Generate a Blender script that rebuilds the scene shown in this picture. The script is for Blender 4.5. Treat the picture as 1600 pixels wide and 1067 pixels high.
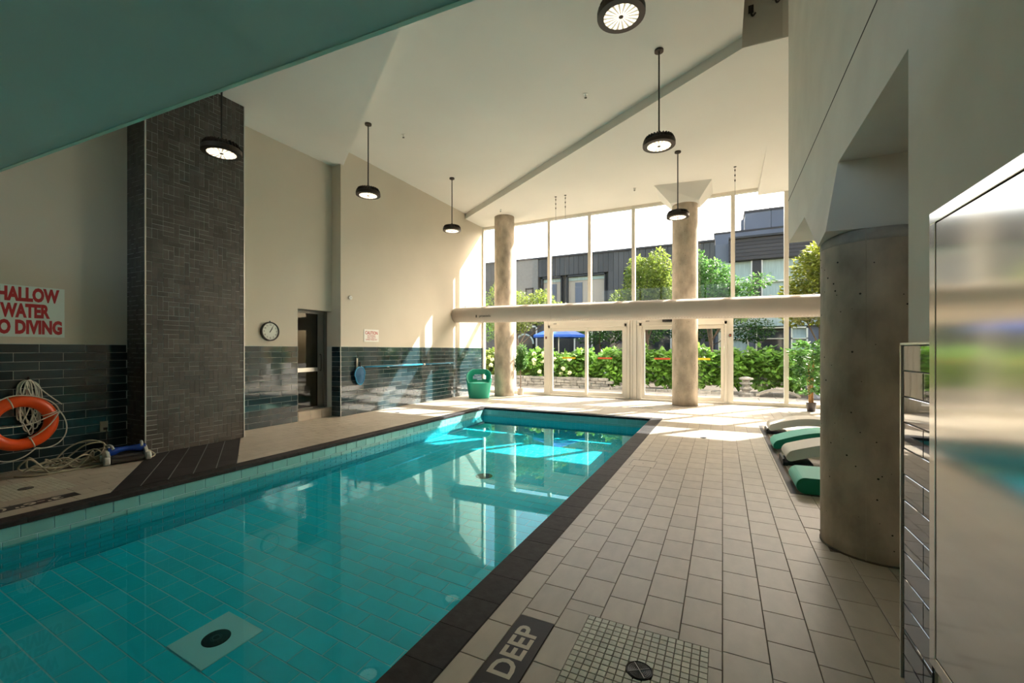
import bpy, math, random
from mathutils import Vector, Matrix
R = math.radians
rnd = random.Random(7)
S = bpy.context.scene
COL = S.collection
for o in list(bpy.data.objects): bpy.data.objects.remove(o)

# ------------------------------------------------------------------ camera, sky, sun, exposure
F_PX = 669.0
YAW = math.atan(329 / F_PX)
cd = bpy.data.cameras.new('camera'); cam = bpy.data.objects.new('camera', cd); COL.objects.link(cam)
cam.location = (0, 0, 1.35); cam.rotation_euler = (R(90), 0, YAW)
cd.sensor_fit = 'HORIZONTAL'; cd.sensor_width = 36.0; cd.lens = 36.0 * F_PX / 1600.0
cd.shift_y = (547 - 533.5) / 1600.0; cd.clip_start = 0.05; cd.clip_end = 200
S.camera = cam

SUN = Vector((-.73, -1.0, -1.06)).normalized()
w = bpy.data.worlds.new('world'); S.world = w; w.use_nodes = True
nt = w.node_tree; nt.nodes.clear()
sky = nt.nodes.new('ShaderNodeTexSky'); sky.sky_type = 'NISHITA'; sky.sun_disc = False
sky.sun_elevation = math.asin(-SUN.z); sky.sun_rotation = math.atan2(-SUN.x, -SUN.y)
sky.air_density = 1.0; sky.dust_density = 5.0; sky.ozone_density = 1.0
bg = nt.nodes.new('ShaderNodeBackground'); bg.inputs[1].default_value = .62
ow = nt.nodes.new('ShaderNodeOutputWorld')
wbn = nt.nodes.new('ShaderNodeMix'); wbn.data_type = 'RGBA'; wbn.blend_type = 'MULTIPLY'; wbn.inputs['Factor'].default_value = 1.0
wbn.inputs[7].default_value = (1.0, .905, .79, 1)      # the photograph's warm white balance
nt.links.new(sky.outputs[0], wbn.inputs[6]); nt.links.new(wbn.outputs[2], bg.inputs[0]); nt.links.new(bg.outputs[0], ow.inputs[0])

sd = bpy.data.lights.new('sun', 'SUN'); sun = bpy.data.objects.new('sun', sd); COL.objects.link(sun)
sd.energy = 14.0; sd.angle = R(0.55); sd.color = (1.0, .945, .865)
sun.rotation_euler = SUN.to_track_quat('-Z', 'Y').to_euler(); sun.location = (8, 20, 12)
sd.cycles.is_caustics_light = True

S.view_settings.view_transform = 'Standard'; S.view_settings.look = 'None'
S.view_settings.exposure = 0.72; S.view_settings.gamma = 1.0; S.view_settings.use_curve_mapping = False
cy = S.cycles
cy.max_bounces = 10; cy.diffuse_bounces = 6; cy.glossy_bounces = 5; cy.transmission_bounces = 8; cy.transparent_max_bounces = 16
cy.caustics_refractive = True; cy.caustics_reflective = True; cy.blur_glossy = 0.3
cy.sample_clamp_indirect = 6.0; cy.use_denoising = True

# ------------------------------------------------------------------ helpers
class MB:
    def __init__(s): s.v = []; s.f = []
    def add(s, vs, fs):
        b = len(s.v); s.v += [tuple(p) for p in vs]; s.f += [tuple(i + b for i in f) for f in fs]; return s
    def box(s, x0, y0, z0, x1, y1, z1):
        return s.add([(x0,y0,z0),(x1,y0,z0),(x1,y1,z0),(x0,y1,z0),(x0,y0,z1),(x1,y0,z1),(x1,y1,z1),(x0,y1,z1)],
                     [(0,3,2,1),(4,5,6,7),(0,1,5,4),(1,2,6,5),(2,3,7,6),(3,0,4,7)])
    def prism(s, pts, z0, z1):           # pts: XY polygon, counter-clockwise
        n = len(pts)
        return s.add([(x,y,z0) for x,y in pts] + [(x,y,z1) for x,y in pts],
                     [tuple(range(n-1,-1,-1)), tuple(range(n,2*n))] + [(i,(i+1)%n,n+(i+1)%n,n+i) for i in range(n)])
    def extr(s, pts, f0, f1):            # pts list of 2D, f0/f1 map 2D -> 3D for both ends
        n = len(pts)
        return s.add([f0(*p) for p in pts] + [f1(*p) for p in pts],
                     [tuple(range(n-1,-1,-1)), tuple(range(n,2*n))] + [(i,(i+1)%n,n+(i+1)%n,n+i) for i in range(n)])
    def lathe(s, prof, n=32, M=None, c=(0,0,0), caps=True):
        vs = []; fs = []
        for r, z in prof:
            for k in range(n):
                a = 2*math.pi*k/n; p = Vector((r*math.cos(a), r*math.sin(a), z))
                if M is not None: p = M @ p
                vs.append(p + Vector(c))
        m = len(prof)
        for i in range(m-1):
            for k in range(n):
                k2 = (k+1) % n; fs.append((i*n+k, i*n+k2, (i+1)*n+k2, (i+1)*n+k))
        if caps: fs.append(tuple(range(n-1,-1,-1))); fs.append(tuple((m-1)*n+k for k in range(n)))
        return s.add(vs, fs)
    def tube(s, pts, r, n=8, closed=False):
        P = [Vector(p) for p in pts]; m = len(P); vs = []; fs = []; up = None
        for i in range(m):
            if closed: t = P[(i+1)%m] - P[i-1]
            else: t = P[min(i+1,m-1)] - P[max(i-1,0)]
            t.normalize()
            if up is None: up = t.orthogonal().normalized()
            up = (up - t*up.dot(t)); up = up.normalized() if up.length > 1e-6 else t.orthogonal().normalized()
            b = t.cross(up); rr = r[i] if isinstance(r, (list, tuple)) else r
            for k in range(n):
                a = 2*math.pi*k/n; vs.append(P[i] + (up*math.cos(a) + b*math.sin(a))*rr)
        for i in range(m if closed else m-1):
            j = (i+1) % m
            for k in range(n):
                k2 = (k+1)%n; fs.append((i*n+k, i*n+k2, j*n+k2, j*n+k))
        if not closed: fs += [tuple(range(n-1,-1,-1)), tuple((m-1)*n+k for k in range(n))]
        return s.add(vs, fs)
    def ball(s, c, r, n=10, m=7, sc=(1,1,1)):
        prof = [(max(1e-4, math.sin(math.pi*i/(m-1)))*r, -math.cos(math.pi*i/(m-1))*r) for i in range(m)]
        return s.lathe(prof, n, Matrix.Diagonal(Vector(sc)), c)
    def build(s, name, m=None, parent=None, smooth=False, bevel=0):
        me = bpy.data.meshes.new(name); me.from_pydata(s.v, [], s.f); me.update()
        if m: me.materials.append(m)
        if smooth:
            me.polygons.foreach_set('use_smooth', [len(p.vertices) <= 4 for p in me.polygons])
        o = bpy.data.objects.new(name, me); COL.objects.link(o)
        if parent: o.parent = parent
        if bevel:
            b = o.modifiers.new('bevel', 'BEVEL'); b.width = bevel; b.segments = 2; b.limit_method = 'ANGLE'
        return o

def sm(pts, k=6, closed=False):          # Catmull-Rom smoothing
    P = [Vector(p) for p in pts]; n = len(P); out = []
    for i in range(n if closed else n-1):
        g = (lambda j: P[j % n]) if closed else (lambda j: P[max(0, min(n-1, j))])
        a, b, c, d = g(i-1), g(i), g(i+1), g(i+2)
        for q in range(k):
            t = q/k
            out.append(.5*((2*b) + (c-a)*t + (2*a-5*b+4*c-d)*t*t + (3*b-a-3*c+d)*t*t*t))
    if not closed: out.append(P[-1])
    return out

def tag(o, label=None, cat=None, group=None, kind=None):
    if label: o['label'] = label
    if cat: o['category'] = cat
    if group: o['group'] = group
    if kind: o['kind'] = kind
    return o
def empty(name, loc=(0,0,0), rz=0, **k):
    o = bpy.data.objects.new(name, None); COL.objects.link(o); o.location = loc; o.rotation_euler = (0,0,rz)
    return tag(o, **k)
def struct(o): o['kind'] = 'structure'; return o
def stuff(o): o['kind'] = 'stuff'; return o
def copy_tree(o, parent=None):
    c = o.copy(); COL.objects.link(c); c.parent = parent
    for ch in [x for x in bpy.data.objects if x.parent == o]: copy_tree(ch, c)
    return c

def mat(name, col, rough=.6, metal=0, var=0, noise=0, nscale=8, bump=0, bscale=40, spec=None, col2=None, aniso=0, stretch=None, trans=0, coat=0):
    m = bpy.data.materials.new(name); m.use_nodes = True; t = m.node_tree; L = t.links.new
    p = t.nodes['Principled BSDF']; p.inputs['Roughness'].default_value = rough; p.inputs['Metallic'].default_value = metal
    p.inputs['Base Color'].default_value = (*col, 1)
    if spec is not None: p.inputs['Specular IOR Level'].default_value = spec
    if coat: p.inputs['Coat Weight'].default_value = coat; p.inputs['Coat Roughness'].default_value = .03
    if trans: p.inputs['Transmission Weight'].default_value = trans
    tc = t.nodes.new('ShaderNodeTexCoord'); vec = tc.outputs['Object']
    if noise or bump:
        g = t.nodes.new('ShaderNodeNewGeometry'); vec = g.outputs['Position']
        if stretch:
            mp = t.nodes.new('ShaderNodeMapping'); mp.inputs['Scale'].default_value = stretch
            L(vec, mp.inputs['Vector']); vec = mp.outputs['Vector']
    out = None
    if noise or col2:
        n = t.nodes.new('ShaderNodeTexNoise'); n.inputs['Scale'].default_value = nscale; n.inputs['Detail'].default_value = 6
        L(vec, n.inputs['Vector'])
        rp = t.nodes.new('ShaderNodeValToRGB'); rp.color_ramp.elements[0].position = .3; rp.color_ramp.elements[1].position = .7
        c2 = col2 or tuple(min(1, c*(1+noise)) for c in col); c1 = tuple(c*(1-noise) for c in col)
        rp.color_ramp.elements[0].color = (*c1, 1); rp.color_ramp.elements[1].color = (*c2, 1)
        L(n.outputs['Fac'], rp.inputs['Fac']); out = rp.outputs['Color']
    if var:
        oi = t.nodes.new('ShaderNodeObjectInfo'); g2 = t.nodes.new('ShaderNodeNewGeometry')
        a = t.nodes.new('ShaderNodeMath'); a.operation = 'ADD'; L(oi.outputs['Random'], a.inputs[0]); L(g2.outputs['Random Per Island'], a.inputs[1])
        fr = t.nodes.new('ShaderNodeMath'); fr.operation = 'FRACT'; L(a.outputs[0], fr.inputs[0])
        mr = t.nodes.new('ShaderNodeMapRange'); mr.inputs['To Min'].default_value = 1-var; mr.inputs['To Max'].default_value = 1+var
        L(fr.outputs[0], mr.inputs['Value'])
        hs = t.nodes.new('ShaderNodeHueSaturation'); L(mr.outputs[0], hs.inputs['Value'])
        if out: L(out, hs.inputs['Color'])
        else: hs.inputs['Color'].default_value = (*col, 1)
        out = hs.outputs['Color']
    if out: L(out, p.inputs['Base Color'])
    if bump:
        n = t.nodes.new('ShaderNodeTexNoise'); n.inputs['Scale'].default_value = bscale; n.inputs['Detail'].default_value = 4
        L(vec, n.inputs['Vector']); b = t.nodes.new('ShaderNodeBump'); b.inputs['Strength'].default_value = bump; b.inputs['Distance'].default_value = .01
        L(n.outputs['Fac'], b.inputs['Height']); L(b.outputs['Normal'], p.inputs['Normal'])
    return m

def leafmat(name, col, col2, tr=.45):
    m = mat(name, col, .45, noise=.25, nscale=3, var=.3, col2=col2)
    t = m.node_tree; p = t.nodes['Principled BSDF']; out = t.nodes['Material Output']
    T = t.nodes.new('ShaderNodeBsdfTranslucent'); mx = t.nodes.new('ShaderNodeMixShader'); mx.inputs[0].default_value = tr
    src = p.inputs['Base Color'].links[0].from_socket; t.links.new(src, T.inputs['Color'])
    t.links.new(p.outputs[0], mx.inputs[1]); t.links.new(T.outputs[0], mx.inputs[2]); t.links.new(mx.outputs[0], out.inputs['Surface'])
    return m
def emit(name, col, s):
    m = bpy.data.materials.new(name); m.use_nodes = True; t = m.node_tree; p = t.nodes['Principled BSDF']
    p.inputs['Base Color'].default_value = (*col, 1); p.inputs['Emission Color'].default_value = (*col, 1); p.inputs['Emission Strength'].default_value = s
    return m
def panemat(name, tint=(.96,.99,.975), boost=.06):
    m = bpy.data.materials.new(name); m.use_nodes = True; t = m.node_tree; t.nodes.clear(); L = t.links.new
    tr = t.nodes.new('ShaderNodeBsdfTransparent'); tr.inputs[0].default_value = (*tint, 1)
    gl = t.nodes.new('ShaderNodeBsdfGlossy'); gl.inputs['Roughness'].default_value = 0.0
    fr = t.nodes.new('ShaderNodeFresnel'); fr.inputs[0].default_value = 1.45
    mx = t.nodes.new('ShaderNodeMixShader'); o = t.nodes.new('ShaderNodeOutputMaterial')
    L(fr.outputs[0], mx.inputs[0]); L(tr.outputs[0], mx.inputs[1]); L(gl.outputs[0], mx.inputs[2]); L(mx.outputs[0], o.inputs[0])
    return m

M = dict(
 wall=mat('warm_beige_paint', (.59,.545,.455), .75, noise=.03, nscale=1.2, bump=.03, bscale=120),
 ceil=mat('pale_ceiling_paint', (.74,.72,.67), .8, noise=.02, nscale=1),
 bulk=mat('pale_bulkhead_plaster', (.63,.61,.55), .75, noise=.06, nscale=2.5, bump=.03, bscale=60),
 conc=mat('board_cast_concrete', (.44,.375,.295), .8, noise=.32, nscale=5, bump=.35, bscale=22, stretch=(1,1,.55)),
 conc_cap=mat('smeared_grey_plaster', (.36,.34,.30), .85, noise=.2, nscale=9, bump=.3, bscale=30),
 hole=mat('dark_pour_hole', (.04,.035,.03), .9),
 deck=mat('beige_porcelain', (.425,.38,.315), .42, noise=.07, nscale=14, var=.07, bump=.04, bscale=60, stretch=(1,.4,1)),
 grout=mat('grey_brown_grout', (.13,.105,.08), .9),
 lgrout=mat('pale_grout', (.50,.54,.52), .8),
 mgrout=mat('mid_grout', (.33,.35,.35), .8),
 coping=mat('charcoal_stone', (.028,.026,.028), .65, spec=.2, noise=.35, nscale=20, var=.18, bump=.12, bscale=50),
 darktile=mat('black_floor_tile', (.030,.028,.031), .5, spec=.2, noise=.25, nscale=7, var=.12, stretch=(.3,1,1), bump=.05),
 pooltile=mat('turquoise_pool_tile', (.20,.47,.46), .18, noise=.04, nscale=9, var=.07),
 poolfloor=mat('turquoise_pool_floor_tile', (.03,.60,.69), .3, noise=.04, nscale=6, var=.05),
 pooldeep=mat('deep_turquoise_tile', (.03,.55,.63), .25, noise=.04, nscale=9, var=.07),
 wtile=mat('navy_glass_tile', (.02,.042,.052), .07, noise=.15, nscale=3, var=.3, bump=.05, bscale=9, coat=.5),
 ptile=mat('charcoal_slate_tile', (.058,.054,.048), .42, noise=.3, nscale=11, var=.3, bump=.1, bscale=50, stretch=(1,.5,1)),
 mosaic=mat('pale_mosaic_tile', (.47,.48,.39), .35, var=.14, noise=.08, nscale=30),
 trim=mat('satin_aluminium_trim', (.75,.75,.72), .3, metal=.9),
 steel=mat('brushed_stainless', (.66,.63,.57), .12, metal=1, noise=.04, nscale=5, stretch=(1,.2,3)),
 frame=mat('champagne_window_frame', (.72,.68,.60), .4, metal=.15),
 sframe=mat('grey_door_frame', (.17,.17,.16), .4, metal=.5),
 black=mat('black_painted_metal', (.02,.017,.015), .45),
 bronze=mat('dark_bronze_metal', (.045,.032,.024), .42, metal=.4),
 drainm=mat('black_drain_grate', (.012,.012,.012), .45, metal=.2),
 drainl=mat('grey_grate_bar', (.16,.16,.16), .4, metal=.5),
 white=mat('white_plastic', (.78,.78,.74), .45),
 signw=mat('sign_white', (.66,.76,.72), .4),
 red=mat('sign_red', (.42,.012,.02), .5),
 cream=mat('cream_inlay', (.55,.5,.4), .5),
 orange=mat('orange_life_ring_shell', (.82,.085,.01), .33, noise=.06, nscale=6),
 rope=mat('white_rope', (.66,.65,.58), .85, bump=.4, bscale=160),
 cable=mat('tan_grey_cable', (.33,.31,.23), .6),
 blue=mat('glossy_cobalt_plastic', (.008,.05,.33), .18, coat=.3),
 polep=mat('cyan_blue_pole', (.02,.28,.52), .3),
 net=mat('blue_net_cloth', (.008,.09,.20), .7),
 grey=mat('light_grey_plastic', (.48,.50,.48), .45),
 duct=mat('beige_fabric_duct', (.52,.45,.39), .7, noise=.03, nscale=4, bump=.04, bscale=7),
 chair=mat('jade_green_plastic', (.012,.40,.27), .38),
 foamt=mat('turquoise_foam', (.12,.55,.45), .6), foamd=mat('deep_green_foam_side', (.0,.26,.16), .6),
 foamw=mat('white_foam', (.70,.68,.62), .6),
 rubber=mat('black_rubber', (.018,.02,.024), .6),
 pot=mat('beige_ceramic_pot', (.50,.45,.39), .6), potd=mat('dark_plastic_pot', (.06,.05,.05), .5),
 soil=mat('potting_soil', (.05,.035,.02), .95),
 bark=mat('brown_bark', (.13,.09,.06), .9, noise=.3, nscale=20), cane=mat('orange_bamboo_cane', (.50,.28,.11), .5, noise=.2, nscale=20),
 paving=mat('pale_garden_paving', (.22,.20,.17), .8, noise=.15, nscale=3, var=.1),
 stone=mat('garden_stone', (.17,.16,.14), .9, noise=.35, nscale=9, var=.25, bump=.5, bscale=20),
 clad=mat('charcoal_cladding', (.075,.07,.065), .6, var=.22, noise=.1, nscale=2),
 cladb=mat('slate_blue_panel', (.135,.145,.175), .45, var=.08, noise=.08, nscale=1), cladt=mat('taupe_wall_panel', (.26,.235,.20), .7, noise=.06),
 fascia=mat('dark_brown_fascia', (.05,.042,.04), .6, var=.15), gwin=mat('dark_house_glass', (.03,.035,.04), .06),
 curtain=mat('pale_green_curtain', (.42,.50,.44), .6, noise=.12, nscale=6, stretch=(4,1,.3)), room=mat('cream_room', (.52,.43,.33), .8),
 umb=mat('royal_blue_canvas', (.01,.08,.42), .7),
 soff=mat('teal_frosted_glass', (.52,.66,.60), .28, noise=.06, nscale=1.5), glassedge=mat('pale_green_glass_edge', (.60,.88,.74), .25),
 leaf=leafmat('hydrangea_leaf', (.10,.24,.03), (.22,.42,.06)), leafy=leafmat('yellow_green_leaf', (.16,.26,.04), (.32,.39,.07)),
 leafd=leafmat('dark_green_leaf', (.025,.09,.015), (.07,.18,.03)), leafp=leafmat('potted_leaf', (.05,.17,.03), (.16,.34,.08)),
 leafr=leafmat('autumn_leaf', (.20,.27,.03), (.36,.37,.05)),
 bloom=mat('cream_green_bloom', (.60,.62,.36), .8, noise=.2, nscale=40),
 cyan=mat('blue_towel', (.03,.3,.5), .8), clockf=mat('clock_face', (.62,.66,.60), .4),
 doorroom=mat('dim_blue_room', (.25,.31,.31), .7),
 yel=mat('yellow_warning_strip', (.85,.55,.02), .6), rd=mat('red_warning_strip', (.75,.12,.05), .6),
)
t = M['soff'].node_tree; p = t.nodes['Principled BSDF']; T = t.nodes.new('ShaderNodeBsdfTranslucent'); T.inputs[0].default_value = (.62,.80,.73,1)
mx = t.nodes.new('ShaderNodeMixShader'); mx.inputs[0].default_value = .45
t.links.new(p.outputs[0], mx.inputs[1]); t.links.new(T.outputs[0], mx.inputs[2]); t.links.new(mx.outputs[0], t.nodes['Material Output'].inputs['Surface'])
M['pane'] = panemat('clear_window_glass')
M['dpane'] = panemat('grey_door_glass', (.55,.62,.60))

def view(p):
    x, y, z = p; s, c = math.sin(YAW), math.cos(YAW)
    f = -s*x + c*y
    if f < .2: return None
    return 800 + F_PX*(c*x + s*y)/f, 547 - F_PX*(z-1.35)/f
_cache = {}
def tiles(parent, name, m, O, U, V, rects, th=.006, limit=300, jit=0.0, restname=None):
    """lay rectangular pieces (u0,v0,u1,v1) on the plane O + u*U + v*V; the largest in view are objects, the rest one joined part"""
    O, U, V = Vector(O), Vector(U).normalized(), Vector(V).normalized(); N = U.cross(V)
    rot = Matrix((U, V, N)).transposed()
    sc = []
    for r in rects:
        c = O + U*((r[0]+r[2])/2) + V*((r[1]+r[3])/2); q = view(c); d = Vector((0,0,1.35)) - c
        a = (r[2]-r[0])*(r[3]-r[1])*abs(d.dot(N))/d.length**3
        if q is None or not (-30 < q[0] < 1630 and -30 < q[1] < 1100): a *= 1e-4
        sc.append((a, r, c))
    return sc, (parent, name, m, U, V, N, rot, th, jit, restname)
def lay(batches, limit=300):
    allp = []
    for bi, (sc, info) in enumerate(batches): allp += [(a, bi, r, c) for a, r, c in sc]
    allp.sort(key=lambda t: -t[0])
    rest = None; rest_info = None
    for k, (a, bi, r, c) in enumerate(allp):
        parent, name, m, U, V, N, rot, th, jit, restname = batches[bi][1]
        du, dv = (r[2]-r[0])/2, (r[3]-r[1])/2
        b = min(.0015, du*.1, dv*.1)
        if k < limit and a > 1e-5:
            key = (name, round(du, 4), round(dv, 4), th)
            if key not in _cache:
                mb = MB(); mb.add([(-du,-dv,0),(du,-dv,0),(du,dv,0),(-du,dv,0),(-du,-dv,th-b),(du,-dv,th-b),(du,dv,th-b),(-du,dv,th-b),
                                   (-du+b,-dv+b,th),(du-b,-dv+b,th),(du-b,dv-b,th),(-du+b,dv-b,th)],
                                  [(0,1,5,4),(1,2,6,5),(2,3,7,6),(3,0,4,7),(4,5,9,8),(5,6,10,9),(6,7,11,10),(7,4,8,11),(8,9,10,11)])
                me = bpy.data.meshes.new(name); me.from_pydata(mb.v, [], mb.f); me.materials.append(m); _cache[key] = me
            o = bpy.data.objects.new(name, _cache[key]); COL.objects.link(o); o.parent = parent
            rr = rot.to_4x4()
            if jit: rr = rr @ Matrix.Rotation(rnd.uniform(-jit, jit), 4, 'X') @ Matrix.Rotation(rnd.uniform(-jit, jit), 4, 'Y')
            o.matrix_local = Matrix.Translation(c) @ rr
        else:
            if rest is None: rest = MB(); rest_info = (parent, restname or name + '_field', m)
            p = [c - U*du - V*dv, c + U*du - V*dv, c + U*du + V*dv, c - U*du + V*dv]
            rest.add(p + [q + N*th for q in p], [(0,1,5,4),(1,2,6,5),(2,3,7,6),(3,0,4,7),(4,5,6,7)])
    if rest: stuff(rest.build(rest_info[1], rest_info[2], rest_info[0]))
def running(u0, v0, u1, v1, L, H, g, half=.5, seed=0):   # running bond, rows along u
    out = []; r = 0; v = v0
    while v < v1 - .01:
        vt = min(v + H, v1); u = u0 - ((r*half) % 1.0)*L
        while u < u1 - .005:
            a, b = max(u, u0), min(u + L, u1)
            if b - a > .02: out.append((a + g/2, v + g/2, b - g/2, vt - g/2))
            u += L
        v += H; r += 1
    return out
def clip_rects(rects, hole):
    hx0, hy0, hx1, hy1 = hole; out = []
    for x0, y0, x1, y1 in rects:
        if x1 <= hx0 or x0 >= hx1 or y1 <= hy0 or y0 >= hy1: out.append((x0,y0,x1,y1)); continue
        if y0 < hy0: out.append((x0,y0,x1,hy0))
        if y1 > hy1: out.append((x0,hy1,x1,y1))
        a, b = max(y0,hy0), min(y1,hy1)
        if x0 < hx0: out.append((x0,a,hx0,b))
        if x1 > hx1: out.append((hx1,a,x1,b))
    return [r for r in out if r[2]-r[0] > .012 and r[3]-r[1] > .012]
def text(body, size, mtx, m, parent=None, name='lettering', off=0, align='CENTER', ext=.001, space=1.0, sx=1.0, fit=0):
    c = bpy.data.curves.new(name, 'FONT'); c.body = body; c.size = size; c.align_x = align; c.align_y = 'CENTER'
    c.offset = off; c.extrude = ext; c.resolution_u = 3; c.space_character = space
    o = bpy.data.objects.new('tmp', c); COL.objects.link(o); bpy.context.view_layer.update()
    me = bpy.data.meshes.new_from_object(o.evaluated_get(bpy.context.evaluated_depsgraph_get()))
    bpy.data.objects.remove(o); me.materials.clear(); me.materials.append(m)
    if fit:
        xs_ = [v.co.x for v in me.vertices]; k_ = fit/(max(xs_)-min(xs_)); me.transform(Matrix.Translation((-(max(xs_)+min(xs_))/2,0,0))); sx = k_
    me.transform(Matrix.Diagonal((sx, 1, 1, 1)))
    q = bpy.data.objects.new(name, me); COL.objects.link(q); q.parent = parent; q.matrix_local = mtx
    return q
def axes(o, x, y):                        # matrix with local x and y along the given world directions
    x, y = Vector(x).normalized(), Vector(y).normalized(); z = x.cross(y)
    m = Matrix((x, y, z)).transposed().to_4x4(); m.translation = Vector(o); return m

# ------------------------------------------------------------------ room shell
XL, XR = -5.05, -1.26          # pool inner edges
YF, YN = 8.78, -1.0
WZ, PZ = -.19, -1.05
floor = MB()
for b in [(-9,-1.6,-.3,-5.2,12.0,-.005), (-1.06,-1.6,-.3,3.9,12.0,-.005), (-5.2,YF+.16,-.3,-1.06,12.0,-.005), (-5.2,-1.6,-.3,-1.06,YN-.1,-.005)]: floor.box(*b)
floor = struct(floor.build('floor', M['grout']))

wl = MB()
wl.box(-9,-1.7,-.02,-7.12,2.86,6.6)
wl.box(-9,2.86,-.02,-7.2,5.47,6.6); wl.box(-9,5.47,2.14,-7.2,6.26,6.6); wl.box(-9,5.47,-.02,-7.2,6.26,.17)
wl.box(-9,6.26,-.02,-6.95,12.12,6.6)
wall_left = struct(wl.build('wall_left', M['wall']))
wbm = MB(); wbm.box(-9,-1.7,-.02,3.9,-1.6,2.95); wbm.box(-9,-1.7,4.95,3.9,-1.6,6.6); wbm.box(-9,-1.7,2.95,-6.6,-1.6,4.95); wbm.box(.3,-1.7,2.95,3.9,-1.6,4.95)  # high opening left for the added daylight windows
wb = struct(wbm.build('wall_back', M['wall']))
wr = struct(MB().box(3.78,2.28,-.02,4.0,12.12,6.6).build('wall_right', M['wall']))
# near right block (the wall beside the camera) and the long bulkhead over the side aisle
near = MB().box(.68,-1.6,-.02,3.9,2.28,6.6)
near_wall = struct(near.build('wall_near_right', M['bulk']))
bk = MB(); bk.box(.68,2.2805,2.58,3.78,5.82,3.06); bk.box(.682,2.2805,3.06,3.78,5.82,3.068); bk.box(.68,2.2805,3.068,3.78,5.82,6.6)
bulk = struct(bk.build('wall_bulkhead', M['bulk']))
jl = MB().box(.6785,-1.0,3.059,.6805,5.82,3.069); o = jl.build('control_joint', M['hole'], bulk)
# drop beam capital over the near column
cap = MB()
A=(.6795,3.46,2.585); B=(.612,3.46,2.135); C=(.612,3.72,2.09); D=(.6795,4.75,2.585)
A2=(2.6,3.46,2.585); B2=(2.6,3.46,2.10); C2=(2.6,3.72,2.09); D2=(2.6,4.75,2.585)
cap.add([A,B,C,D,A2,B2,C2,D2], [(0,3,2),(0,2,1),(0,1,5,4),(1,2,6,5),(2,3,7,6),(4,5,6,7),(0,4,7,3)])
o = cap.build('drop_beam', M['bulk'], bulk)

def L1(x): return 6.30 + (x+6.91)*(-.673)      # edge of the low left ceiling
cl = MB()
cl.prism([(-7.6,-1.7),(3.6,-1.7),(3.6,L1(3.6)),(.23,L1(.23)),(-7.6,L1(-7.6))], 5.12, 5.6) if False else None
lowc = [(-7.6,-1.7),(.68,-1.7),(.68,L1(.68)),(-7.6,L1(-7.6))]
ceilm = MB(); ceilm.box(-7.6,-1.7,5.45,.23,12.12,6.6)
ceiling = struct(ceilm.build('ceiling', M['ceil']))
lc = MB(); lc.prism(lowc, 5.12, 6.6); lc.build('low_ceiling_plane', M['ceil'], ceiling)
st = [(-7.0,10.98),(-4.68,9.5),(-1.23,7.29),(.23,6.36),(.76,6.38),(3.9,6.38),(3.9,12.12),(-7.0,12.12)]
lr = MB(); lr.prism(st, 5.30, 6.6); lr.build('window_side_ceiling_plane', M['ceil'], ceiling)
wd = MB(); wd.extr([(9.5,5.2995),(12.0,5.12),(12.0,5.2995)], lambda y,z:(.77,y,z), lambda y,z:(3.78,y,z)); wd.build('ceiling_wedge', M['ceil'], ceiling)
MB().box(-7.6,-1.7,6.6,4.0,12.2,6.75).build('roof_slab', M['ceil'], ceiling)
tl = MB().box(.23,6.355,5.3,.68,6.36,6.6); tl.build('shaft_face', M['bulk'], ceiling)
cp = MB()
t4 = [(-1.48,10.72,5.3005),(-.22,10.9,5.3005),(-.22,11.93,5.3005),(-1.48,11.93,5.3005)]; b4 = [(-1.14,10.98,4.90),(-.50,11.02,4.90),(-.5,11.62,4.9),(-1.14,11.62,4.9)]
cp.add(t4+b4, [(0,3,2,1)[::-1],(4,7,6,5),(0,1,5,4),(1,2,6,5),(2,3,7,6),(3,0,4,7)]); cp.build('column_capital', M['ceil'], ceiling)

# frosted glass canopy low overhead
can = empty('glass_canopy', (-3.2,.2,2.6), label='teal frosted glass canopy overhead in the top left corner', cat='canopy')
def YE(x): return 1.353 + .0535*x
xs = [-7.1,-5.6,-4.0,-2.87,-1.73,-.6,.66]
for a, b in zip(xs[:-1], xs[1:]):
    g = .00005
    pn = MB().prism([(a+g,-1.59),(b-g,-1.59),(b-g,YE(b)-.02),(a+g,YE(a)-.02)], 2.6, 2.64); 
    for i in range(len(pn.v)): pn.v[i] = tuple(Vector(pn.v[i]) - Vector((-3.2,.2,2.6)))
    po = pn.build('pane', M['soff'], can)
    e = MB().prism([(a+g/2,YE(a)-.0195),(b-g/2,YE(b)-.0195),(b-g/2,YE(b)),(a+g/2,YE(a))], 2.596, 2.642)
    for i in range(len(e.v)): e.v[i] = tuple(Vector(e.v[i]) - Vector((-3.2,.2,2.6)))
    e.build('polished_edge', M['glassedge'], po)

# ------------------------------------------------------------------ pool
pb = MB()
pb.box(XL-.15,YN-.1,PZ-.1,XR+.2,YF+.16,PZ-.006)
pb.box(XL-.15,YN-.1,PZ-.006,XL-.006,YF+.16,-.04); pb.box(XR+.006,YN-.1,PZ-.006,XR+.2,YF+.16,-.04)
pb.box(XL-.006,YF+.006,PZ-.006,XR+.006,YF+.16,-.04); pb.box(XL-.006,YN-.1,PZ-.006,XR+.006,YN-.006,-.04)
pool = struct(pb.build('pool_basin', mat('white_pool_grout', (.40,.66,.70), .8)))
TL, TH = .195, .1
f_r = running(XL, YN, XR, YF, .30, .148, .009)
f_r = clip_rects(f_r, (-3.28,1.52,-2.88,1.92))
hw = -.045 - PZ
lw = running(YN, 0, YF, hw, TL, .108, .007)
def flip(rs, H): return [(a, H-d, b, H-c) for a, b, c, d in [(r[0], r[2], r[1], r[3]) for r in rs]]
lw = flip(lw, hw)
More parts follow.
